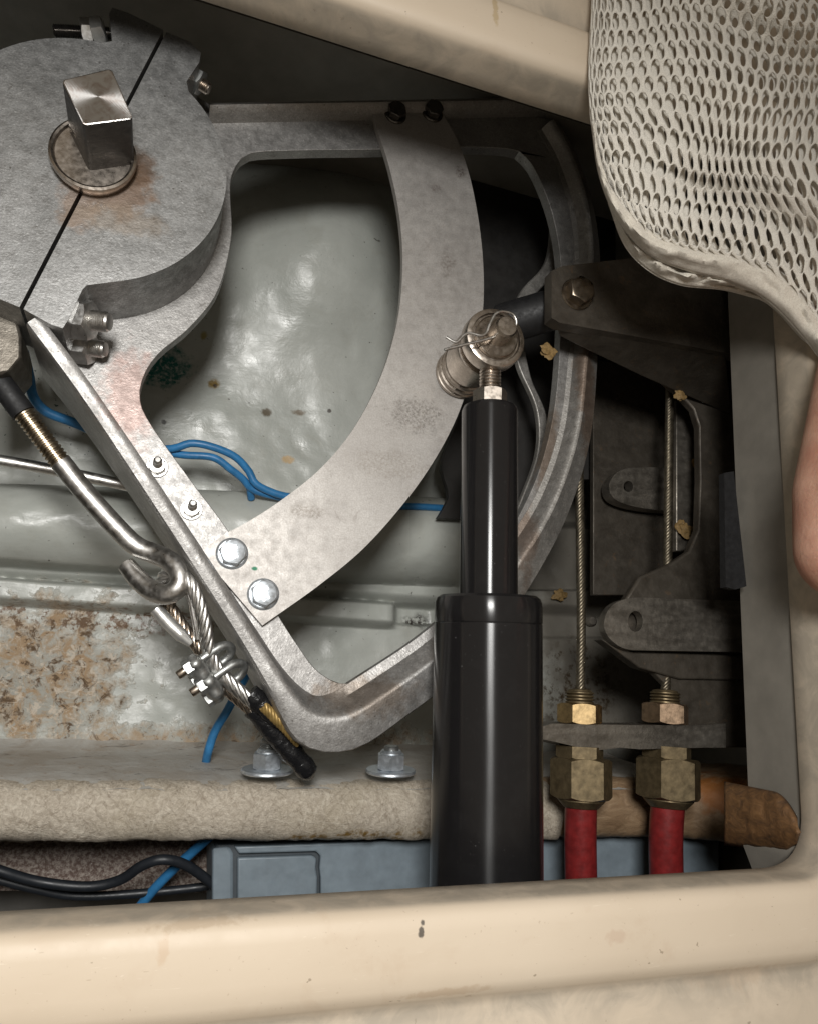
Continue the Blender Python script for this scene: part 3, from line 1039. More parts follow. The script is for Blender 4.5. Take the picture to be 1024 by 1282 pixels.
g.build('washer', M['nickeldark'], drive, smooth=28)
g = G()
g.lathe(P0, (0, 0, 1), [(.0072, .064), (.0072, .0812), (.0062, .0828), (.0008, .0830)], 40)
g.build('pin', M['nickel'], drive, smooth=28)
# spring clip through the pin
zc = .0765
clip = cr([(556, 438), (575, 433), (600, 427), (618, 422), (640, 415)], 24)
clip2 = cr([(640, 415), (646, 405), (642, 394), (630, 390), (620, 393), (613, 405), (608, 417), (601, 420), (588, 417), (580, 420), (572, 428), (566, 427), (558, 422)], 60)
cpts = [at(q[0], q[1], zc - .0015) for q in clip] + [at(q[0], q[1], zc + .0025 * math.sin(min(1, k / 20) * math.pi / 2)) for k, q in enumerate(clip2)][1:]
g = G(); g.tube(cpts, .00095, 10)
g.build('spring_clip', M['steel'], drive, smooth=60)

# ------------------------------------------------------------------ eye bolt and wire rope
eb = thing('hook_bolt', at(120, 640, -.02), 'steel hook bolt with threaded shank beside the quadrant arm', 'hook bolt')
sp = [at(-30, 440, .006), at(12, 492, .004), at(75, 575, -.002), at(150, 666, -.008)]
rb = 14.0 * mpp(100, 600, 0)
p0, p1 = at(-30, 437, .006), at(43, 535, .003)
dirb = (p1 - p0).normalized()
g = G(); g.tube([p0, p0.lerp(p1, .5), p1 - dirb * .010], rb * 1.12, 24)
g.build('sleeve', M['rubber'], eb, smooth=40)
p1 = at(27, 513, .003); p2 = at(78, 581, -.002)
Lt = (p2 - p1).length
prof = []
nt = 15
for k in range(nt):
    h0 = Lt * k / nt
    prof += [(rb * 1.0, h0 + .1 * Lt / nt), (rb * 1.0, h0 + .35 * Lt / nt), (rb * .86, h0 + .6 * Lt / nt), (rb * .86, h0 + .85 * Lt / nt)]
g = G(); g.lathe(p1, p2 - p1, prof, 32)
g.build('thread', m_metal('bronzed_thread', (.50, .42, .31), .3, .3, 300, .05), eb, smooth=30)
hk = cr([(76, 578, -.002), (110, 620, -.005), (150, 664, -.008), (172, 684, -.009), (196, 694, -.006), (214, 703, .002), (226, 718, .006), (226, 736, .006), (212, 745, .002), (192, 741, -.004), (174, 726, -.010), (160, 709, -.014)],
        70) if False else None
hkp = cr([tuple(at(x, y, z)) for x, y, z in ((76, 578, -.002), (110, 620, -.005), (150, 664, -.008), (172, 684, -.009), (196, 694, -.006), (214, 703, .001), (225, 717, .005), (225, 733, .006), (211, 744, .003), (192, 740, -.004), (174, 725, -.010), (159, 707, -.014))], 80)
g = G(); g.tube([Vector(p) for p in hkp], [rb * (1 if i < 74 else 1 - (i - 73) * .02) for i in range(80)], 24)
g.build('hook', M['steel'], eb, smooth=50)


def rope(g, path, r, turns, strands=6, n=None, sr=None, ph=0):
    path = [Vector(p) for p in path]
    up = Vector((0, 0, 1))
    fr = []
    s = 0
    for i, p in enumerate(path):
        tdir = (path[min(i + 1, len(path) - 1)] - path[max(i - 1, 0)]).normalized()
        a = (up - tdir * up.dot(tdir)).normalized(); up = a
        if i: s += (p - path[i - 1]).length
        fr.append((p, a, tdir.cross(a), s))
    tot = fr[-1][3]
    for k in range(strands):
        pts = []
        for p, a, b, s in fr:
            th = 2 * math.pi * (k / strands + turns * s / tot) + ph
            pts.append(p + (a * math.cos(th) + b * math.sin(th)) * r * .62)
        g.tube(pts, sr or r * .40, 8)
    return tot


wr = thing('wire_rope', at(270, 860, -.03), 'looped wire rope with two clamps hanging from the steel hook', 'wire rope')
rope_r = 9.3 * mpp(250, 780, -.01)
p = cr([tuple(at(x, y, z)) for x, y, z in ((200, 744, -.020), (203, 730, -.014), (211, 717, -.005), (224, 716, .004), (238, 730, .008), (250, 757, .006), (257, 787, .002), (262, 815, -.004), (273, 838, -.008), (292, 858, -.010), (318, 880, -.012))], 150)
g = G(); rope(g, p, rope_r, 3.4)
g.build('strand_bundle', M['bright'], wr, smooth=60, label='bright standing leg of the rope loop')
M['strand'] = m_metal('brownish_wire', (.56, .48, .40), .3, .3, 400, .05)
p = cr([tuple(at(x, y, z)) for x, y, z in ((206, 748, -.012), (216, 764, -.014), (232, 788, -.014), (250, 812, -.014), (260, 832, -.015), (278, 856, -.016), (300, 876, -.018), (324, 896, -.020))], 130)
g = G(); rope(g, p, rope_r * .92, 3.2, ph=.4)
g.build('strand_bundle', M['strand'], wr, smooth=60)
# thimble: bright channel inside the eye
th = [at(x, y, z) for x, y, z in ((196, 762, -.009), (208, 776, -.009), (224, 792, -.009), (240, 806, -.009))]
g = G(); g.tube([Vector(q) for q in cr([tuple(q) for q in th], 24)], [rope_r * (.95 - .5 * max(0, (i - 17) / 7)) for i in range(24)], 16)
g.build('thimble', M['white'], wr, smooth=50)
th = [at(x, y, z) for x, y, z in ((228, 726, .000), (238, 748, -.001), (244, 775, -.003), (248, 800, -.006))]
g = G(); g.tube([Vector(q) for q in cr([tuple(q) for q in th], 24)], rope_r * .42, 12)
g.build('thimble', M['steel'], wr, smooth=50)


def rope_clamp(cx, cy, z):
    """U bolt across both legs, saddle and nuts on the lower left side"""
    c = at(cx, cy, z)
    e1 = (at(cx + 30, cy - 21, z) - c); e1.z = 0; e1.normalize()     # towards the bow of the U
    e2 = Vector((0, 0, 1)).lerp(Vector((-e1.y, e1.x, 0)), .48).normalized()
    R_ = .0068
    u = []
    for k in range(8):
        u.append(c - e1 * (.014 - .002 * k) + e2 * R_ + e1 * .0)
    for k in range(1, 14):
        a = math.pi * k / 14
        u.append(c + e1 * (.004 + .0085 * math.sin(a)) + e2 * (R_ * math.cos(a)))
    for k in range(8):
        u.append(c + e1 * (.002 - .002 * k) - e2 * R_)
    g = G(); g.tube(u, .0029, 14)
    cl = g.build('clamp', M['zincdull'], wr, smooth=50)
    g = G()
    s = c - e1 * .0105
    # saddle: a waisted bridge
    rings = []
    for k in range(13):
        x = (k / 12 - .5) * 2
        w = .0086 + .0016 * math.cos(x * 6)
        h = .0058 + .0022 * abs(x) ** 2
        tp = math.sqrt(1 - .85 * x * x); w *= tp; h *= tp
        rings.append([s + e2 * (x * .0118) + e1 * (h * math.cos(t_)) + e1.cross(e2) * (w * math.sin(t_)) for t_ in np.linspace(0, 2 * math.pi, 15)[:-1]])
    g.rings(rings)
    g.build('saddle', M['zincdull'], cl, smooth=50)
    for sg in (1, -1):
        q = c - e1 * .0125 + e2 * (R_ * sg)
        g = G(); g.hexa(q, -e1, .0098, .0052, both=True, rot=.2)
        g.build('nut', M['zincdull'], cl, smooth=30)
        if sg < 0: continue
        g = G(); g.lathe(q - e1 * .004, -e1, [(.0028, 0), (.0028, .0055), (.0023, .0062)], 14)
        g.build('bolt_end', M['strand'], cl, smooth=40)


rope_clamp(268, 826, -.008)
rope_clamp(284, 848, -.011)


def taped(points, rad, name, mat, amp=.0012):
    q = [Vector(x) for x in cr([tuple(at(*p)) for p in points], 46)]
    g = G()
    g.tube(q, [rad * (1 + .10 * noise.noise(p * 120) + .02 * math.sin(i * .9)) * (1 if i < 42 else 1 - .16 * (i - 41)) for i, p in enumerate(q)], 18)
    v = []
    for x in g.v:
        x = Vector(x)
        v.append(x + Vector((noise.noise(x * 210), noise.noise(x * 210 + Vector((7, 0, 0))), noise.noise(x * 210 + Vector((0, 9, 0))))) * amp * .6)
    g.v = v
    g.build(name, mat, wr, smooth=60)


taped([(313, 868, -.012), (330, 884, -.013), (346, 897, -.015), (362, 905, -.018)], .0066, 'tape_wrap', M['tape'])
taped([(318, 886, -.019), (340, 912, -.021), (362, 938, -.024), (380, 958, -.027), (390, 974, -.030)], .0068, 'tape_wrap', M['tape'])
g = G()
p = cr([tuple(at(x, y, z)) for x, y, z in ((330, 884, -.008), (346, 900, -.009), (360, 914, -.012), (374, 930, -.016))], 60)
rope(g, p, rope_r * .75, 2)
g.build('frayed_end', m_metal('glue_smeared_wire', (.45, .30, .10), .45, .6, 180, .4, .4), wr, smooth=60)

# ------------------------------------------------------------------ wires, rod
def wire(name, pts, r, mat, label, cat, n=60, nseg=12, group=None):
    q = cr([tuple(at(*p)) for p in pts], n)
    g = G(); g.tube([Vector(x) for x in q], r, nseg)
    return g.build(name, mat, smooth=60, label=label, cat=cat, group=group)


tw = thing('blue_wire_pair', at(290, 590, -.13), 'twisted pair of blue wires running under the tiller plate', 'wire')
g = G(); g.tube([Vector(x) for x in cr([tuple(at(*p)) for p in ((150, 560, -.12), (212, 562, -.105), (240, 555, -.10), (268, 560, -.10), (295, 572, -.103), (312, 590, -.108), (320, 605, -.11), (338, 615, -.112), (362, 622, -.114), (430, 634, -.122), (510, 634, -.122), (552, 636, -.124), (610, 640, -.135))], 90)], .0030, 12)
g.build('conductor', M['bluewire'], tw, smooth=60)
g = G(); g.tube([Vector(x) for x in cr([tuple(at(*p)) for p in ((150, 575, -.12), (205, 568, -.112), (235, 570, -.107), (268, 573, -.105), (290, 588, -.108), (305, 600, -.112), (316, 612, -.116), (340, 620, -.118), (400, 632, -.124))], 90)], .0030, 12)
g.build('conductor', M['bluewire'], tw, smooth=60)
g = G(); g.tube([at(313, 608, -.116), at(314, 616, -.12), at(315, 624, -.125)], .0030, 10)
g.build('cut_end', M['bluewire'], tw, smooth=60)
wire('blue_wire', [(30, 440, -.10), (37, 470, -.10), (42, 496, -.10), (58, 515, -.105), (90, 528, -.11), (130, 545, -.12)], .0036, M['bluewire'], 'single blue wire curving behind the hub and hook bolt', 'wire')
wire('blue_wire', [(320, 830, -.11), (302, 858, -.095), (286, 888, -.095), (270, 915, -.10), (262, 938, -.105), (258, 956, -.115)], .0031, M['bluewire'], 'short blue wire dropping into the grey flange below the rope clamps', 'wire')
wire('blue_wire', [(262, 1048, -.10), (240, 1068, -.11), (216, 1090, -.12), (186, 1122, -.13), (150, 1170, -.14)], .0034, M['bluewire'], 'blue wire in the gap under the fibreglass edge', 'wire')
wire('steel_rod', [(-30, 571, -.085), (60, 587, -.088), (160, 608, -.092), (230, 624, -.094)], .0042, M['steel'], 'thin stainless rod lying level behind the hook bolt', 'rod')
wire('black_cable', [(-40, 1076, -.10), (0, 1090, -.10), (50, 1104, -.105), (110, 1110, -.105), (150, 1102, -.10), (178, 1084, -.09), (205, 1076, -.085), (235, 1084, -.09), (270, 1110, -.10), (300, 1140, -.11)], .0034, M['darkwire'],
     'black cable looping in the gap at the lower left', 'cable')
wire('black_cable', [(-60, 1084, -.12), (40, 1112, -.125), (110, 1122, -.13), (240, 1112, -.128), (300, 1100, -.12)], .0030, M['darkwire'], 'dark cable lying deepest in the gap at the lower left', 'cable')


# ------------------------------------------------------------------ zinc nuts on the flange
def flange_bolt(px, py, z, label, tall):
    yf = lambda zz: at(px, 981, -.056).y + .0035 + .002 + (-.056 - zz) * .07 + .0012
    z = min((-.06 - k * .001 for k in range(90)), key=lambda zz: abs(proj((at(px, py, zz).x, yf(zz), zz))[1] - py))
    p = Vector((at(px, py, z).x, yf(z), z))
    b = thing('flange_bolt', p, label, 'bolt', 'zinc bolts through the flange')
    axf = Vector((0, 1, .12)).normalized()
    g = G(); g.lathe(p, axf, [(.004, 0), (.0172, 0), (.0177, .0008), (.0175, .0018), (.017, .0024), (.004, .0026)], 56)
    g.build('washer', M['zinc'], b, smooth=30)
    g = G(); g.hexa(p + axf * .0026, axf, .0180, .0105, both=True, flatdir=Vector((.25, 0, 1)))
    g.lathe(p + axf * .012, axf, [(.0079, 0), (.0077, .0022), (.0066, .0036), (.006, .0036)], 36)
    g.build('nut', M['zinc'], b, smooth=30)
    g = G()
    prof = [(.0058, .010)]
    for k in range(int(tall / .0013)):
        prof += [(.0060, .0125 + k * .0013), (.0053, .01315 + k * .0013)]
    prof += [(.0054, .0125 + tall), (.0042, .0135 + tall), (.0010, .0135 + tall)]
    g.lathe(p, axf, prof, 28)
    g.build('stud', M['zincdull'], b, smooth=30)


flange_bolt(335, 968, -.085, 'zinc nut and wide washer beside the taped rope end', .009)
flange_bolt(489, 967, -.085, 'zinc nut and washer nearest the black cylinder', .005)

# ------------------------------------------------------------------ blue-grey box under the flange
bx = thing('blue_grey_box', at(560, 1090, -.15), 'blue-grey plastic housing under the fibreglass edge', 'housing')
g = G(); g.prism([W([(270, 1058), (900, 1036), (900, 1170), (270, 1170)], -.092)], -.092, -.15)
g.build('case', M['bluedark'], bx, smooth=30, bevel=.002)
g = G(); g.prism([W([(298, 1074), (392, 1071), (397, 1075), (396, 1086), (398, 1098), (397, 1170), (298, 1170)], -.085)], -.085, -.093)
g.build('panel', M['bluebox'], bx, smooth=30, bevel=.0014, seg=3)
g = G(); g.prism([W([(294, 1060), (900, 1038), (900, 1170), (402, 1170), (402, 1098), (400.5, 1086), (402, 1072), (396, 1066), (300, 1069)], -.085)], -.085, -.093)
g.build('lid', M['bluebox'], bx, smooth=30, bevel=.0012, seg=3)
g = G(); g.prism([W([(266, 1062), (290, 1060), (294, 1068), (294, 1170), (266, 1170)], -.091)], -.091, -.15)
g.build('end_panel', M['bluebox'], bx, smooth=30, bevel=.003, seg=3)

# ------------------------------------------------------------------ bracket at the right
br = thing('conduit_bracket', at(890, 700, -.06), 'dark steel bracket on the right locker wall holding the steering cables', 'bracket')
# upper arm: top plate with turned-down front and end
zt = .042
A = [(690, 339), (704, 333), (800, 322), (930, 318), (930, 446), (905, 441), (700, 404), (690, 398)]
g = G(); g.prism([W(A, zt)], zt, zt - .011)
g.build('upper_arm', M['bracket'], br, smooth=30, bevel=.0022, seg=3)
# flange below it: its lower edge deepens to the right
e_top = [(692, 401), (740, 412), (800, 424), (860, 434), (908, 443)]
e_bot = [(700, 421, .022), (740, 441, .016), (800, 470, .006), (850, 492, -.004), (915, 520, -.014)]
g = G()
v = [at(x, y, zt - .004) for x, y in e_top] + [at(x, y, z) for x, y, z in e_bot]
th_ = Vector((0, .005, .0))
v2 = [p + th_ for p in v]
n = 5
f = [(i, i + 1, n + i + 1, n + i) for i in range(n - 1)]
f2 = [tuple(k + 2 * n for k in reversed(q)) for q in f]
edge = [0, 1, 2, 3, 4, 9, 8, 7, 6, 5]
fs = [(edge[i], edge[(i + 1) % 10], edge[(i + 1) % 10] + 2 * n, edge[i] + 2 * n) for i in range(10)]
g.add(v + v2, f + f2 + fs)
g.build('gusset', M['bracket'], br, smooth=30, bevel=.001)
# bolt on the arm
p = at(721, 369, zt)
g = G(); g.lathe(p, (0, 0, 1), [(.0118, -.001), (.0122, .0008), (.0116, .0016)], 40)
g.hexa(p + Vector((0, 0, .0014)), (0, 0, 1), .0175, .0085, rot=.35)
g.build('bolt', m_metal('old_bronze_bolt', (.26, .215, .165), .34, .35, 300, .15), br, smooth=30)
# rubber stop under the arm
pa_ = at(690, 388, .012); pb_ = at(622, 408, -.004)
g = G(); g.lathe(pb_, pa_ - pb_, [(.008, 0), (.0138, .0008), (.0152, .003), (.0155, .010), (.0155, .05)], 40)
g.build('rubber_stop', M['rubber'], br, smooth=40)
# wall plate: upright plate against the right wall, with the cut-out edge
def upright(pts, thick, mat, name, bevel=.001):
    """pts: (px, py, z) along a leaning outline; thickness towards +x"""
    g = G()
    v = [at(*p) for p in pts]
    n = len(v)
    v2 = [p + Vector((thick, 0, 0)) for p in v]
    g.add(v + v2, [tuple(range(n)), tuple(range(2 * n - 1, n - 1, -1))] + [(i, (i + 1) % n, n + (i + 1) % n, n + i) for i in range(n)])
    return g.build(name, mat, br, smooth=30, bevel=bevel)


g = G()
g.prism([W([(790, 440), (850, 492), (868, 512), (875, 534), (876, 600), (874, 662), (862, 690), (838, 706), (800, 722), (776, 760), (790, 812), (838, 862), (862, 915), (885, 936), (1010, 936), (1010, 430)], -.012)], -.012, -.020)
g.build('wall_plate', M['bracket'], br, smooth=30, bevel=.0015, seg=2)
# middle lug with its hole
hp = [(795 + 9.5 * math.cos(a), 778 + 13 * math.sin(a)) for a in np.linspace(0, 2 * math.pi, 25)[:-1]]
lug = list(cr([(960, 753), (850, 750), (800, 748), (776, 752), (762, 762), (756, 778), (760, 796), (776, 810), (792, 814)], 40)) + [(850, 815), (960, 817)]
g = G(); g.prism([W(lug, .0), W(hp, .0)], .0, -.008)
g.build('lug', M['worn'], br, smooth=30, bevel=.0018, seg=3)
g = G(); g.prism([W([(752, 800), (792, 816), (960, 822), (960, 852), (850, 850), (800, 836)], -.008)], -.008, -.02)
g.build('lug_gusset', M['bracket'], br, smooth=30, bevel=.001)
# bottom plate on edge carrying the two glands
bl = [(672, 912), (690, 906), (800, 908), (880, 908), (908, 906), (908, 936), (880, 936), (800, 938), (776, 936), (742, 940), (700, 930), (672, 924)]
g = G(); g.prism([W(bl, .0)], .0, -.045)
g.build('gland_plate', M['worn'], br, smooth=30, bevel=.002, seg=3)
# back plate with a pressed tab, seen through the cut-out
g = G(); g.prism([W([(742, 450), (905, 470), (905, 745), (742, 745)], -.090)], -.090, -.096)
g.build('back_plate', M['bracket'], br, smooth=30, bevel=.001)
tabp = list(cr([(846, 586), (810, 585), (782, 587), (768, 595), (762, 608), (766, 622), (782, 631), (810, 637), (846, 640)], 40))
hp2 = [(786 + 6 * math.cos(a), 609 + 7 * math.sin(a)) for a in np.linspace(0, 2 * math.pi, 21)[:-1]]
g = G(); g.prism([W(tabp, -.070), W(hp2, -.070)], -.070, -.082)
g.build('tab', M['worn'], br, smooth=30, bevel=.002, seg=3)
g = G()
g.prism([W([(846, 500), (868, 514), (874, 534), (875, 660), (860, 690), (846, 690)], -.045)], -.045, -.052)
g.build('inner_flange', M['worn'], br, smooth=30, bevel=.001)
# small screw behind the first cable
g = G(); g.lathe(at(737, 778, -.06), (0, 0, 1), [(.0045, 0), (.0045, .004), (.003, .0058), (.0005, .006)], 20)
g.build('screw', M['worn'], br, smooth=40)


# black strip beside the right wall
g = G(); g.prism([W([(906, 592), (918, 590), (934, 734), (920, 738), (908, 735)], .0745)], .0745, .069)
g.build('rubber_strip', M['rubber'], smooth=30, label='black strip tucked between bracket and right locker wall', cat='strip')


# ------------------------------------------------------------------ steering cables with brass glands
def conduit(x_top, x_nut, x_hose, wirepts, label, bright, dz):
    y = {}
    b = thing('steering_cable', at(x_hose, 1060, -.03), label, 'steering cable', 'red steering cables')
    z = -.012 + dz
    def P(x, yy, zz=z): return at(x, yy, zz)
    m = mpp(x_nut, 960, z)
    # hose
    h = [P(x_nut, 1000, z - .0), P(x_hose, 1050, z - .004), P(x_hose + 1, 1120, z - .010), P(x_hose + 1, 1190, z - .016)]
    g = G(); g.tube([Vector(q) for q in cr([tuple(q) for q in h], 40)], 17.5 * m, 32)
    g.build('hose', M['redhose'], b, smooth=60)
    axn = (P(x_nut, 1000) - P(x_nut, 950)).normalized()
    fd = Vector((-.30, .05, 1)) if True else None
    # large compression nut
    g = G()
    top = P(x_nut, 949)
    ln = (P(x_nut, 1012) - top).length
    g.hexa(top, axn, 60 * m, ln * .80, both=True, flatdir=fd)
    g.lathe(top, axn, [(26 * m, ln * .74), (26 * m, ln * .84), (19 * m, ln * .98), (17 * m, ln * .98)], 36)
    g.build('compression_nut', M['brassdark'], b, smooth=30, label='tarnished brass compression nut')
    g = G()
    q0 = P(x_nut - 2, 934)
    g.hexa(q0, axn, 46 * m, (P(x_nut, 950) - q0).length, flatdir=fd)
    g.build('lower_lock_nut', M['brassdark'], b, smooth=30)
    g = G()
    q0 = P(x_top, 906)
    hh = (P(x_top, 881) - q0).length
    g.hexa(q0, -axn, 44 * m, hh, both=True, flatdir=fd)
    g.build('lock_nut', bright, b, smooth=30, label='bright brass lock nut')
    prof = []
    q0 = P(x_top, 884)
    for k in range(5):
        prof += [(16 * m, k * .0022), (16 * m, k * .0022 + .0008), (13.8 * m, k * .0022 + .0013)]
    prof += [(13 * m, .0112), (7 * m, .012), (5 * m, .012)]
    g = G(); g.lathe(q0, -axn, prof, 28)
    g.build('threaded_end', M['brassdark'], b, smooth=30)
    g = G()
    pp = cr([tuple(at(*w)) for w in wirepts], 160)
    Lw = sum((Vector(pp[i + 1]) - Vector(pp[i])).length for i in range(159))
    rope(g, pp, 5.0 * m, Lw / .016, 6, sr=2.4 * m)
    g.build('wire', M['wirebrown'], b, smooth=60)


M['wirebrown'] = m_metal('old_wire', (.24, .205, .15), .4, .5, 300, .2, .9)
M['brasspink'] = m_metal('brass_reddish', (.48, .34, .23), .4, .5, 260, .3)
conduit(725, 727, 726, [(727, 884, -.012), (726, 860, -.012), (727, 780, -.014), (726, 700, -.016), (725, 620, -.018), (724, 540, -.022)], 'red sheathed steering cable nearest the black cylinder', M['brass'], 0)
conduit(832, 836, 833, [(832, 884, -.012), (834, 830, -.016), (835, 740, -.020), (836, 640, -.022), (837, 560, -.024), (838, 480, -.028)], 'red sheathed steering cable nearest the right locker wall', M['brasspink'], 0)


# ------------------------------------------------------------------ yellow foam scraps
def scrap(px, py, z, r, label, n=3, sx=1.0, sy=1.0):
    p = at(px, py, z)
    bm = bmesh.new()
    bmesh.ops.create_icosphere(bm, subdivisions=3, radius=r)
    for v in bm.verts:
        k = 1 + .9 * noise.noise(v.co * (1.3 / r) + p * 50) + .35 * noise.noise(v.co * (4 / r))
        v.co *= max(.2, k)
        v.co.x *= sx * .8; v.co.y *= sy * .8; v.co.z *= .35
    g = G()
    g.add([v.co + p for v in bm.verts], [tuple(v.index for v in f.verts) for f in bm.faces])
    bm.free()
    g.build('foam_scrap', M['foam'], smooth=60, label=label, cat='foam scrap', group='yellow foam scraps')


scrap(686, 440, .012, .0055, 'yellow foam scrap under the upper bracket arm beside the rim', sx=1.3)
scrap(851, 495, -.002, .0048, 'yellow foam scrap where the second cable meets the bracket gusset', sx=1.1)
scrap(856, 662, -.040, .0075, 'yellow foam scrap at the foot of the bracket cut-out', sy=1.2)
scrap(870, 580, -.042, .0035, 'small yellow foam scrap on the edge of the bracket cut-out', sy=1.4)
scrap(700, 745, -.16, .006, 'pale yellow foam scrap low on the hull beside the cylinder', sx=1.4)

# ------------------------------------------------------------------ white mesh bag over the upper right corner
bag = thing('mesh_bag', at(900, 200, ZC), 'white mesh laundry bag lying over the upper right hatch corner', 'mesh bag')
# silhouette of the net from the top of the frame round to the right
bd = cr([(757, -240), (748, -120), (741, 0), (737, 110), (746, 190), (768, 252), (806, 298), (860, 322), (920, 338), (972, 362), (1008, 402), (1040, 450), (1100, 520), (1180, 590)], 500)
tb_ = np.gradient(bd, axis=0); tb_ /= np.linalg.norm(tb_, axis=1)[:, None]
nb_ = np.c_[tb_[:, 1], -tb_[:, 0]]
if nb_[100] @ (np.array([950, 100]) - bd[100]) < 0: nb_ = -nb_
RB = 62.0
KB = 0.000345           # metres per photo pixel up there


def bag_pt(x, y, lift=0.0):
    """flat cloth position (photo px) -> place; rolls over at the silhouette"""
    d = bd - np.array([x, y])
    i = int(np.argmin((d ** 2).sum(1)))
    da = -(d[i] @ nb_[i])                      # inward distance from the silhouette on the flat cloth
    rb = RB
    da += rb * (math.pi / 2 - 1)
    th = da / rb
    wr_ = 0.0
    if th < math.pi / 2:
        th = max(th, -.9)
        dp = rb * (1 - math.cos(th)); z = -rb * (1 - math.sin(th)) if th > -1.5 else -2 * rb
        base = bd[i] + nb_[i] * dp
        dome = 0
    else:
        dp = da - rb * (math.pi / 2 - 1)
        base = np.array([x, y]); z = 0
        dome = dp - rb
    zz = z * KB * .8 + .030 * (1 - math.exp(-dome / 120.0))
    # long soft folds running down to the right
    u = (x * .62 + y * .78)
    wv = .008 * math.sin((x * .75 - y * .9) / 27.0 + 1.2 * math.sin(u / 60)) * (1 - math.exp(-max(dome, 0) / 60)) * (1 / (1 + math.exp((x - 1000 + .6 * (250 - y)) / -30.0)))
    fold = .011 * math.exp(-((y - (210 + .42 * (x - 800))) / 24.0) ** 2) * (1 - math.exp(-max(dome, 0) / 40))
    bx_, by_ = base
    k_ = 1 - math.exp(-max(dome, 0) / 50)
    bx_ += k_ * 1.5 * (5 * math.sin((y + .5 * x) / 41.0) + 3 * math.sin((y * .4 - x) / 33.0))
    by_ += k_ * 1.5 * (6 * math.sin((x * .8 + y * .5) / 58.0) + 3 * math.sin((x - .3 * y) / 37.0))
    return at(bx_, by_, ZC + .022 + zz + wv - fold + lift)


def warp(x, y):
    t_ = float(sst(40, 300, y))
    return (x + 5 * math.sin(x / 47.0 + y / 71.0) + 2.5 * math.sin(y / 23.0 - x / 60.0), y + .20 * max(0.0, x - 770) * t_ - 26 * t_ + 3 * math.sin(x / 39.0 + y / 50.0))


def net(name, lift, x0, x1, y0, y1, pitch, row, hw, hh, mat, th, skew=0.0, jit=.0):
    """knitted net: staggered pointed holes with real gaps"""
    V, Fc = [], []
    idx = {}
    def vert(x, y):
        k = (round(x * 4), round(y * 4))
        if k not in idx:
            idx[k] = len(V)
            V.append(bag_pt(*warp(x, y), lift))
        return idx[k]
    nr = int((y1 - y0) / row)
    for j in range(nr):
        yc = y0 + j * row
        off = pitch / 2 * (j % 2)
        for i in range(int((x1 - x0) / pitch)):
            xc = x0 + off + i * pitch
            d = bd - np.array(warp(xc, yc))
            k = int(np.argmin((d ** 2).sum(1)))
            if -(d[k] @ nb_[k]) < -RB * 1.25:
                continue
            # cell: hexagon of the staggered lattice
            a, b1, b2 = pitch / 2, row * .30, row * .70
            hexp = [(a, -b1), (a, 0), (a, b1), (a / 2, (b1 + b2) / 2), (0, b2), (-a / 2, (b1 + b2) / 2), (-a, b1), (-a, 0), (-a, -b1), (-a / 2, -(b1 + b2) / 2), (0, -b2), (a / 2, -(b1 + b2) / 2)]
            holep = [(.86, -.50), (1, 0), (.86, .50), (.5, .84), (0, 1.0), (-.5, .84), (-.86, .50), (-1, 0), (-.86, -.50), (-.5, -.84), (0, -1.0), (.5, -.84)]
            w_ = hw * random.uniform(.85, 1.1); h_ = hh * random.uniform(.9, 1.05)
            o = [vert(xc + q[0], yc + q[1]) for q in hexp]
            hi = []
            s1 = float(sst(100, 190, yc + .25 * (xc - 800)))
            s2 = float(sst(860, 1000, xc) * (1 - sst(60, 200, yc)))
            shr = (.42 * s1 if j % 2 else -.05 * s1) - .32 * s2
            w_ *= (1 - .38 * s1) if j % 2 else (1 + .08 * s1)
            w_ *= 1 + .15 * s2
            for q in holep:
                hi.append(len(V)); V.append(bag_pt(*warp(xc + q[0] * w_ + shr * q[1] * h_ * .6, yc + q[1] * h_), lift))
            for k in range(12):
                l = (k + 1) % 12
                Fc.append((o[k], o[l], hi[l], hi[k]))
    g = G(); g.add(V, Fc)
    o = g.build(name, mat, bag, smooth=0)
    o.data.polygons.foreach_set('use_smooth', [True] * len(o.data.polygons))
    m = o.modifiers.new('thick', 'SOLIDIFY'); m.thickness = th; m.offset = 0
    m = o.modifiers.new('round', 'SUBSURF'); m.levels = 1; m.render_levels = 1
    return o


net('net', .0, 640, 1110, -130, 560, 13.8, 22.0, 5.1, 12.4, M['cloth'], .0013, jit=.4)
net('inner_net', -.0055, 633, 1110, -136, 540, 13.2, 21.0, 3.0, 9.0, M['cloth'], .0011)


# hem: rolled solid edge along the front of the net, and the loose under layer below it
def strip(name, A, B, za, zb, wav, mat, n=160, m=10, puff=.004):
    a = cr(A, n); b = cr(B, n)
    rings = []
    for i in range(n):
        row = []
        for j in range(m + 1):
            s = j / m
            q = a[i] * (1 - s) + b[i] * s
            z = za * (1 - s) + zb * s + puff * math.sin(math.pi * s) + wav * (noise.fractal(Vector((i * .09, s * 3.2, za * 90)), 1, 2, 4) + .5 * math.sin(s * 9 + i * .05)) * math.sin(math.pi * min(1, s + .12))
            row.append(at(q[0], q[1], ZC + z))
        rings.append(row)
    g = G(); g.rings(rings, closed_ring=False)
    o = g.build(name, mat, bag, smooth=80)
    md = o.modifiers.new('thick', 'SOLIDIFY'); md.thickness = .0014; md.offset = 0
    return o


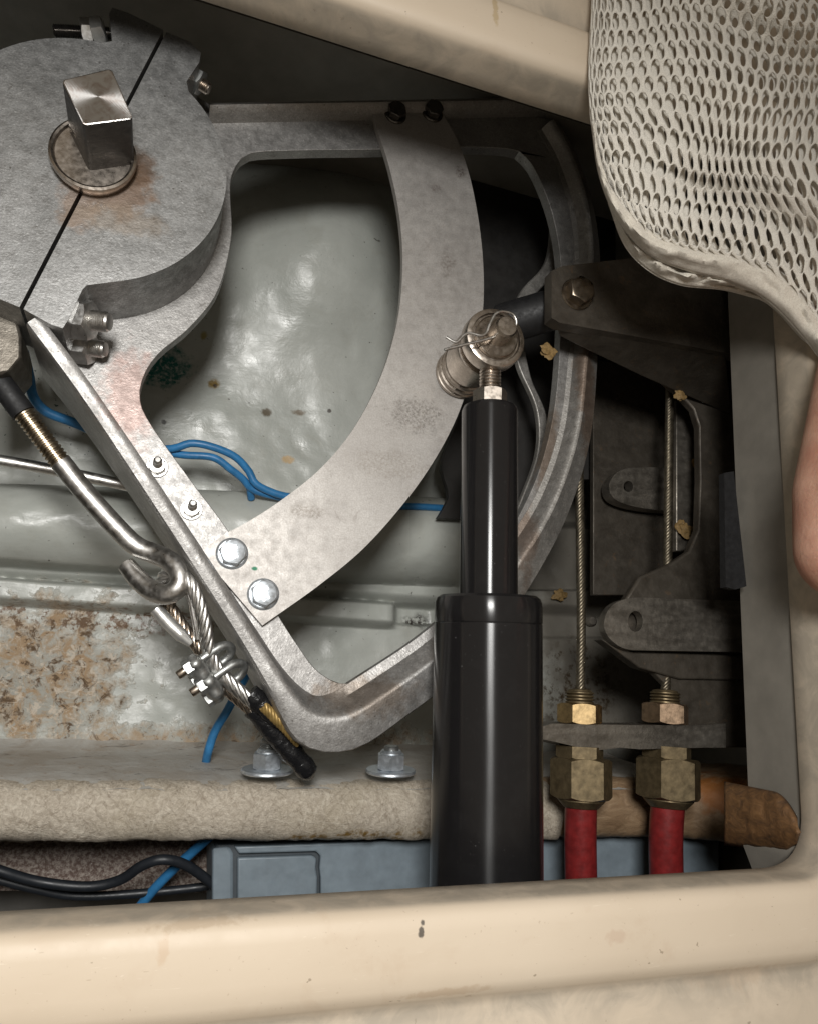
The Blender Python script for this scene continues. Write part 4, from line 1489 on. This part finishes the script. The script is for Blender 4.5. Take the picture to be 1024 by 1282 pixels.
strip('hem', [(742, 150), (752, 205), (772, 248), (812, 288), (864, 306), (920, 318), (972, 338), (1010, 375), (1050, 430)],
      [(741, 160), (751, 222), (774, 276), (812, 318), (862, 339), (912, 352), (960, 376), (1002, 418), (1036, 462)], .012, .004, .0026, M['hem'], puff=.006)
strip('under_layer', [(768, 250), (800, 290), (850, 325), (905, 340), (955, 358), (1000, 400), (1040, 450)],
      [(762, 254), (782, 306), (812, 338), (852, 356), (905, 362), (958, 378), (1004, 424)], -.002, -.008, .006, M['hem'], puff=.005)
# thin selvedge cord on the outer edge
q = cr([(762, 254), (782, 306), (812, 338), (852, 356), (905, 362), (952, 374)], 90)
g = G(); g.tube([at(p[0], p[1], ZC - .008) for p in q], .0008, 8)
g.build('selvedge', M['cloth'], bag, smooth=60)
q = cr([(741, 160), (751, 222), (774, 276), (812, 318), (862, 339), (912, 352), (960, 376), (1002, 418), (1036, 462)], 90)
g = G(); g.tube([at(p[0], p[1] - 1, ZC + .0045) for p in q], .0008, 8)
g.build('selvedge', M['cloth'], bag, smooth=60)


# ------------------------------------------------------------------ person at the right edge: bare foot on the deck
def capsule(bm, a, b, ra, rb):
    a, b = Vector(a), Vector(b)
    n = 14
    for k in range(n + 1):
        s = k / n
        bmesh.ops.create_icosphere(bm, subdivisions=3, radius=ra + (rb - ra) * s, matrix=Matrix.Translation(a.lerp(b, s)))


fz = ZC
bm = bmesh.new()
def fp(px, py, z): return at(px, py, fz + z)
capsule(bm, fp(1060, 690, .030), fp(1061, 620, .034), .0272, .0280)      # heel
capsule(bm, fp(1058, 620, .034), fp(1072, 500, .028), .0270, .0245)      # midfoot
capsule(bm, fp(1072, 500, .028), fp(1082, 380, .020), .0245, .0190)
capsule(bm, fp(1058, 400, .017), fp(1120, 372, .018), .0165, .0180)      # ball
for k, (x, y, ln, r) in enumerate(((1125, 372, 70, .0115), (1098, 362, 62, .0088), (1080, 362, 54, .0082), (1064, 368, 46, .0078), (1050, 378, 38, .0075))):
    capsule(bm, fp(x, y, .013), fp(x + 2, y - ln, .010), r, r * .9)
an = fp(1085, 615, .045)
capsule(bm, an, an + Vector((.035, -.005, .07)), .030, .031)             # ankle
capsule(bm, an + Vector((.035, -.005, .07)), an + Vector((.16, -.02, .24)), .031, .050)   # calf leaning away from the hatch
g = G()
vm = []
me_ = bpy.data.meshes.new('tmp'); bm.to_mesh(me_); bm.free()
g.add([v.co for v in me_.vertices], [tuple(p.vertices) for p in me_.polygons])
bpy.data.meshes.remove(me_)
person = g.build('person', M['skin'], smooth=0, fix=False, label='bare foot of a person standing at the right edge of the hatch', cat='person')
rm = person.modifiers.new('remesh', 'REMESH'); rm.mode = 'VOXEL'; rm.voxel_size = .0022; rm.use_smooth_shade = True
sm = person.modifiers.new('smooth', 'SMOOTH'); sm.factor = .5; sm.iterations = 14
